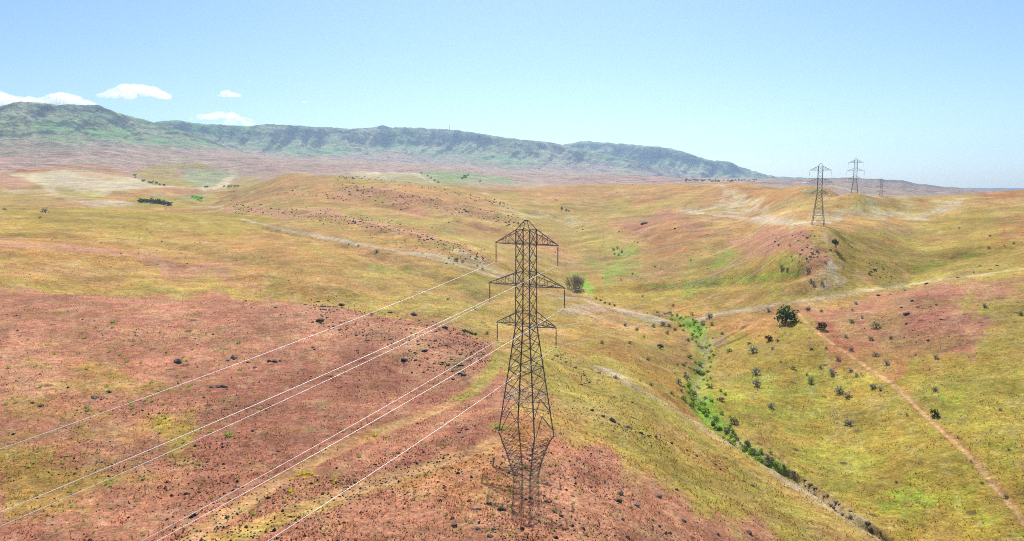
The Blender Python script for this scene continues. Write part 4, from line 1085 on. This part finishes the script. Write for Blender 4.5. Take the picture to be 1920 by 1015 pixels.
for px, py in [(362,371),(368,372),(374,373),(379,373),(371,377),(376,378)]:
    put_far(px, py, 8, 6, 'bright green bush in the side hollow left of the middle hill', 'bright bushes of the side hollow', M_GREEN, 'bush', 'bush')
for i in range(34):
    px = random.choice([random.uniform(1285, 1360), random.uniform(1285, 1440)])
    put_far(px, 338.5 + random.uniform(-1.5, 3), random.uniform(3, 6), random.uniform(2.5, 4), 'tiny dark shrub in the row on the far plain at right', 'tiny shrubs on the far plain', M_DARK, 'shrub', 'shrub')
for px, py, wp in [(802,331,5),(808,335,5),(815,340,6),(822,343,6),(872,333,9),(867,336,7),(900,341,5),(878,330,6),(790,326,5)]:
    put_far(px, py, wp, wp * .7, 'dark shrub in the pale green ravine behind the middle hill', 'shrubs of the far ravine', M_DARK, 'shrub', 'shrub')

# green bunch grass and bloom clumps of the red hill
def clump_mesh(seed, n=46):
    rr_ = np.random.default_rng(seed); V_ = []; F_ = []
    for i in range(n):
        a = rr_.uniform(0, 6.28); b_ = rr_.uniform(0, .32); x, y = b_ * math.cos(a), b_ * math.sin(a); ln = rr_.uniform(.35, .8); t_ = rr_.uniform(.1, .5); w_ = .045; c, s_ = math.cos(a + 1.57), math.sin(a + 1.57)
        o = len(V_); V_ += [(x - w_ * c, y - w_ * s_, -.03), (x + w_ * c, y + w_ * s_, -.03), (x + t_ * math.cos(a), y + t_ * math.sin(a), ln)]; F_.append((o, o + 1, o + 2))
    return np_mesh('clump', V_, F_)
CLM = [clump_mesh(i) for i in range(3)]; CLY = [m_.copy() for m_ in CLM]
for m_ in CLM: m_.materials.append(M_CLUMP)
for m_ in CLY: m_.materials.append(M_YELL)
def put_clump(px, py, wpx, yel=False):
    x, y, z = spot(px, py); w_ = wpx * y / F
    o = link('grass_clump', random.choice(CLY if yel else CLM), None, None, (x, y, z)); o.scale = (w_, w_, w_ * random.uniform(.7, 1)); o.rotation_euler = (0, 0, random.uniform(0, 6.28))
    tag(o, 'yellow flowering clump on the red hill by the worn track' if yel else 'fresh green bunch grass clump on the near red hill', 'grass clump', 'flowering clumps by the track' if yel else 'green clumps on the red hill')
for px, py, wp in [(562,892,13),(570,890,14),(578,888,13),(586,890,12),(572,897,12),(590,893,10),(550,899,12),(630,903,12),(626,908,9),(546,922,15),(548,928,10),(690,825,12),(704,818,12),(724,820,9),(830,840,7)]: put_clump(px, py, wp, True)
for px, py, wp in [(428,815,15),(432,819,12),(470,962,10),(452,960,9),(485,950,11),(674,857,10),(510,898,9),(565,784,9),(645,810,9),(300,812,12),(245,755,10),(340,680,9),(310,785,11),(300,795,10),(160,850,11),(118,870,12),(70,930,10),(55,877,11),(20,895,10),(185,850,9),(355,725,9),(205,660,8),(250,648,8),(163,692,8),(932,802,14),(940,806,11),(1010,803,10),(1025,826,10)]: put_clump(px, py, wp)
for p in in_poly(95, [(0,600),(420,600),(520,680),(420,830),(560,960),(380,1010),(0,1010)]): put_clump(p[0], p[1], random.uniform(5, 11))
for p in in_poly(50, [(840,880),(1100,870),(1320,990),(1300,1012),(640,1012)]): put_clump(p[0], p[1], random.uniform(5, 9))

# masts on the skyline
for px, hpx, lab in ((843, 9, 'taller thin radio mast on the mountain skyline'), (857, 6, 'shorter radio mast on the mountain skyline, right of the taller one')):
    dx, dy, dz = ray(px, 244); az = math.atan2(float(dx), float(dy)); rr_ = np.linspace(4500, 7200, 800)
    hh = gz_grid(H, rr_ * math.sin(az), rr_ * math.cos(az)); j = int(np.argmax(hh / rr_)); r = rr_[j]; k = r / F
    e = tag(empty('radio_mast', (r * math.sin(az), r * math.cos(az), float(hh[j]) + ZC - 1)), lab, 'mast', 'radio masts on the ridge')
    m = MB(); m.tube([(0, 0, 0), (0, 0, hpx * k)], [2.2, .9], 6); link('pole', m.mesh('pole'), M_STEEL, e)
    m = MB(); m.lathe([(.5, hpx * k * .7), (2.6, hpx * k * .72), (2.6, hpx * k * .78), (.5, hpx * k * .8)], 8); link('antenna_drum', m.mesh('antenna_drum'), M_STEEL, e)

# ------------------------------------------------------------------ grass tufts and loose stones (uncountable)
def field_pts(n, r0, r1, amax=.64, power=0.0):
    az = RNG.uniform(-amax, amax, n); lr = RNG.uniform(math.log(r0), math.log(r1), n); r = np.exp(lr)
    return r * np.sin(az), r * np.cos(az)
def mask_at(m_, x, y): return gz_grid(m_, x, y)
n = 230000
x, y = field_pts(n, 84, 520); z = ground(x, y)
c = cover_at(x, y) * RNG.uniform(.85, 1.9, (n, 1)) * (1 + RNG.normal(0, .05, (n, 3)))
st = RNG.random(n) < .16; c[st] += (np.array(PAL['straw']) - c[st]) * .55
st = RNG.random(n) < .08; c[st] += (np.array(PAL['green']) * .7 - c[st]) * .5
red = mask_at(mred, x, y); hgt = .13 + .42 * RNG.random(n) ** 2.6 * (1 - .35 * red); keep = (mask_at(mtrail, x, y) < .3)
keep &= RNG.random(n) < .12 + .88 * sstep(-.3, .3, fbm(x / 4., y / 4., 51, 4))
x, y, z, c, hgt = x[keep], y[keep], z[keep], c[keep], hgt[keep]; n = len(x)
NBL = 3; VV = np.empty((n, NBL, 3, 3), np.float32)
for b in range(NBL):
    a = RNG.uniform(0, 6.28, n); w_ = hgt * RNG.uniform(.18, .32, n); ln = hgt * RNG.uniform(.7, 1.2, n); t_ = hgt * RNG.uniform(.1, .7, n)
    ca, sa = np.cos(a), np.sin(a)
    VV[:, b, 0] = np.stack([x - w_ * sa, y + w_ * ca, z - .04], 1); VV[:, b, 1] = np.stack([x + w_ * sa, y - w_ * ca, z - .04], 1)
    VV[:, b, 2] = np.stack([x + t_ * ca, y + t_ * sa, z + ln], 1)
cc = np.repeat(np.clip(c, .01, .9), NBL * 3, 0)
o = link('grass', np_mesh('grass', VV.reshape(-1, 3), np.arange(n * NBL * 3).reshape(-1, 3), False, cc), M_GRASS)
tag(o, 'short dry grass tufts covering the hills', None, None, 'stuff')
def stones(n, x, y, s):
    z = ground(x, y); base = np.array([[1, 0, 0], [0, 1, 0], [-1, 0, 0], [0, -1, 0], [0, 0, 1], [0, 0, -1]], float) * .5
    tri = np.array([[0, 1, 4], [1, 2, 4], [2, 3, 4], [3, 0, 4], [1, 0, 5], [2, 1, 5], [3, 2, 5], [0, 3, 5]])
    a = RNG.uniform(0, 6.28, n); ca, sa = np.cos(a), np.sin(a)
    B = base[None] * RNG.uniform(.6, 1.2, (n, 6, 1)) * np.stack([s, s * RNG.uniform(.6, 1, n), s * RNG.uniform(.45, .8, n)], 1)[:, None]
    Vx = B[..., 0] * ca[:, None] - B[..., 1] * sa[:, None] + x[:, None]; Vy = B[..., 0] * sa[:, None] + B[..., 1] * ca[:, None] + y[:, None]
    V_ = np.stack([Vx, Vy, B[..., 2] + z[:, None] + .1 * s[:, None]], -1).reshape(-1, 3)
    F_ = (tri[None] + 6 * np.arange(n)[:, None, None]).reshape(-1, 3)
    return V_, F_
xs, ys = field_pts(60000, 84, 330); red = mask_at(mred, xs, ys)
kp = RNG.random(len(xs)) < red * (.06 + .5 * (fbm(xs / 14., ys / 14., 53, 3) > .12)); xs, ys = xs[kp], ys[kp]
ss = RNG.uniform(.14, .46, len(xs)) * np.where(RNG.random(len(xs)) < .06, 2.0, 1)
rp = np.array([spot(a, b)[:2] for a, b in strip_pts([(440,391),(520,396),(620,408),(700,420),(780,440),(860,466),(915,488)], 620, 7)
      + strip_pts([(640,352),(740,370),(840,390),(930,408),(980,425)], 420, 9) + strip_pts([(635,332),(700,337),(800,352),(900,374),(950,386)], 260, 2.2) + strip_pts([(525,362),(600,366),(640,372)], 60, 3) + strip_pts([(700,440),(860,490)], 120, 9) + strip_pts([(0,480),(200,500),(400,470),(600,500)], 110, 40) + strip_pts([(1000,400),(1200,450),(1400,540)], 70, 50) + strip_pts([(1560,640),(1700,700),(1880,600)], 90, 50)
      + strip_pts([(1040,668),(1100,712),(1160,796),(1260,836),(1400,905)], 420, 10) + strip_pts([(1060,770),(1120,784),(1200,815),(1250,830)], 160, 5)
      + strip_pts([(1440,445),(1500,452),(1535,475),(1490,490)], 90, 9) + strip_pts([(1640,505),(1700,560),(1760,600),(1720,640)], 90, 14)
      + strip_pts([(600,590),(720,620),(860,650),(910,670)], 900, 14) + strip_pts([(600,572),(700,592),(800,612),(880,632)], 320, 5) + strip_pts([(760,670),(870,700)], 160, 9)
      + strip_pts([(640,910),(720,870),(880,800)], 360, 7) + strip_pts([(700,920),(860,890),(960,960),(1150,960),(1300,1000)], 420, 36)])
xs = np.concatenate([xs, rp[:, 0]]); ys = np.concatenate([ys, rp[:, 1]])
ss = np.concatenate([ss, (.0009 + .0025 * RNG.random(len(rp)) ** 2) * rp[:, 1]])
V_, F_ = stones(len(xs), xs, ys, ss)
o = link('loose_stones', np_mesh('loose_stones', V_, F_), M_PEB); tag(o, 'small dark stones strewn over the bare hill soil', None, None, 'stuff')

# ------------------------------------------------------------------ clouds, far behind the mountains
def cloud(px0, px1, py0, py1, seed, label, dist=13000., dens=.012, n=26):
    k = dist / F; rr_ = random.Random(seed); bm = bmesh.new()
    W_ = (px1 - px0) * k; Hh = (py1 - py0) * k
    cx_, cy_ = (px0 + px1) / 2, (py0 + py1) / 2
    dx, dy, dz = ray(cx_, cy_); c0 = Vector((float(dx), float(dy), float(dz))) * (dist / float(dy)) + Vector((0, 0, ZC))
    for i in range(n):
        u = rr_.uniform(-1, 1); env = (1 - abs(u) ** 2.4)
        s_ = Hh * rr_.uniform(.28, .5) * (.35 + .65 * env)
        p = Vector((u * (W_ * .5 - s_ * .7), rr_.uniform(-.5, .5) * min(W_ * .5, Hh * 3), -Hh * .5 + s_ * .7 + rr_.random() ** 1.6 * max(Hh * env - 1.5 * s_, 0)))
        bmesh.ops.create_icosphere(bm, subdivisions=2, radius=s_, matrix=Matrix.Translation(p) @ Matrix.Diagonal((1.5, 1.2, .72, 1)))
    me = bpy.data.meshes.new('cloud'); bm.to_mesh(me); bm.free()
    o = link('cloud', me, M_CLOUD, None, c0)
    rm = o.modifiers.new('remesh', 'REMESH'); rm.mode = 'VOXEL'; rm.voxel_size = Hh / 16
    tx = bpy.data.textures.new('puffs', 'CLOUDS'); tx.noise_scale = Hh * .35; tx.noise_depth = 3
    dp = o.modifiers.new('puff', 'DISPLACE'); dp.texture = tx; dp.strength = Hh * .3; dp.mid_level = .5; dp.texture_coords = 'LOCAL'
    tag(o, label, 'cloud', 'small clouds over the mountains')
m, nt, out = mat('cloud_vapour')
vs = nd(nt, 'ShaderNodeVolumePrincipled', Density=.0055, Anisotropy=.6); vs.inputs['Color'].default_value = (1, 1, 1, 1)
nt.links.new(vs.outputs[0], out.inputs['Volume']); M_CLOUD = m
cloud(-90, 80, 164, 205, 1, 'white cloud bank at the left edge behind the highest mountain'); cloud(60, 175, 172, 198, 2, 'flat white cloud just right of the left edge bank')
cloud(186, 318, 155, 184, 3, 'long white cloud floating above the mountain shoulder'); cloud(410, 450, 165, 182, 4, 'small compact white cloud alone in the blue', n=14)
cloud(362, 470, 208, 226, 5, 'low white cloud touching the ridge line'); cloud(400, 485, 222, 236, 6, 'thin cloud strip right under the low ridge cloud', n=16)
cloud(560, 580, 188, 193, 7, 'tiny wisp of cloud in the middle left sky', n=6); cloud(1452, 1492, 301, 307, 8, 'faint flat cloud wisp above the right hand plain', n=8); cloud(1402, 1424, 283, 287, 9, 'tiny faint wisp left of the flat one at right', n=5)
print('objects', round(time.time() - T0, 1))
# ------------------------------------------------------------------ light, sky, air, camera
SUN_EL, SUN_AZ = 44.0, 1.0                          # ahead of the camera, high
w = bpy.data.worlds.new('World'); S.world = w; w.use_nodes = True
nt = w.node_tree; bg = nt.nodes['Background']
sky = nt.nodes.new('ShaderNodeTexSky'); sky.sky_type = 'NISHITA'; sky.sun_disc = False
sky.sun_elevation = R(SUN_EL); sky.sun_rotation = R(SUN_AZ); sky.altitude = 900; sky.air_density = 1.0; sky.dust_density = 1.2; sky.ozone_density = 1.6
tint = nt.nodes.new('ShaderNodeVectorMath'); tint.operation = 'MULTIPLY'; tint.inputs[1].default_value = (.80, .97, 1.14)
nt.links.new(sky.outputs[0], tint.inputs[0]); nt.links.new(tint.outputs[0], bg.inputs[0]); bg.inputs[1].default_value = 0.081
sl = bpy.data.lights.new('sun', 'SUN'); sl.energy = 5.0; sl.angle = R(.53); sl.color = (1, .955, .88)
so = bpy.data.objects.new('sun', sl); COL.objects.link(so); so.location = (0, 60, 200)
d = Vector((-math.sin(R(SUN_AZ)) * math.cos(R(SUN_EL)), -math.cos(R(SUN_AZ)) * math.cos(R(SUN_EL)), -math.sin(R(SUN_EL))))
so.rotation_euler = d.to_track_quat('-Z', 'Y').to_euler()
m, nt, out = mat('thin_air')
pv = nd(nt, 'ShaderNodeVolumePrincipled', Density=5.8e-5, Anisotropy=0.5); pv.inputs['Color'].default_value = (.47, .70, 1.0, 1)
nt.links.new(pv.outputs[0], out.inputs['Volume'])
zb = float(H.min()) + ZC - 1.5; zt = float(max(H.max() + ZC, ZC)) + 12
hb = np.array([[x, y, z] for z in (zb, zt) for y in (-9600, 9600) for x in (-9600, 9600)], float)
hz = link('haze', np_mesh('haze', hb, [[0, 2, 3, 1], [4, 5, 7, 6], [0, 1, 5, 4], [2, 6, 7, 3], [0, 4, 6, 2], [1, 3, 7, 5]]), m)
tag(hz, 'thin blue summer haze over the hills', None, None, 'stuff')
cam = bpy.data.cameras.new('camera'); co = bpy.data.objects.new('camera', cam); COL.objects.link(co)
cam.sensor_width = 36; cam.sensor_fit = 'HORIZONTAL'; cam.lens = 36 * F / 1920; cam.clip_start = .5; cam.clip_end = 60000
co.location = (0, 0, ZC); co.rotation_euler = (math.pi / 2 - PITCH, 0, 0); S.camera = co
S.view_settings.view_transform = 'Standard'; S.view_settings.look = 'None'; S.view_settings.exposure = 0.42; S.view_settings.gamma = 1.0
S.view_settings.use_curve_mapping = False
S.render.engine = 'CYCLES'; cy = S.cycles
cy.max_bounces = 6; cy.diffuse_bounces = 2; cy.glossy_bounces = 2; cy.transmission_bounces = 3; cy.volume_bounces = 8; cy.transparent_max_bounces = 8
cy.filter_width = 1.05; cy.sample_clamp_indirect = 3.0; cy.use_denoising = False; cy.denoiser = 'OPENIMAGEDENOISE'; cy.denoising_input_passes = 'RGB_ALBEDO_NORMAL'; cy.denoising_prefilter = 'ACCURATE'; cy.use_adaptive_sampling = False; cy.adaptive_threshold = .01
print('done', round(time.time() - T0, 1))
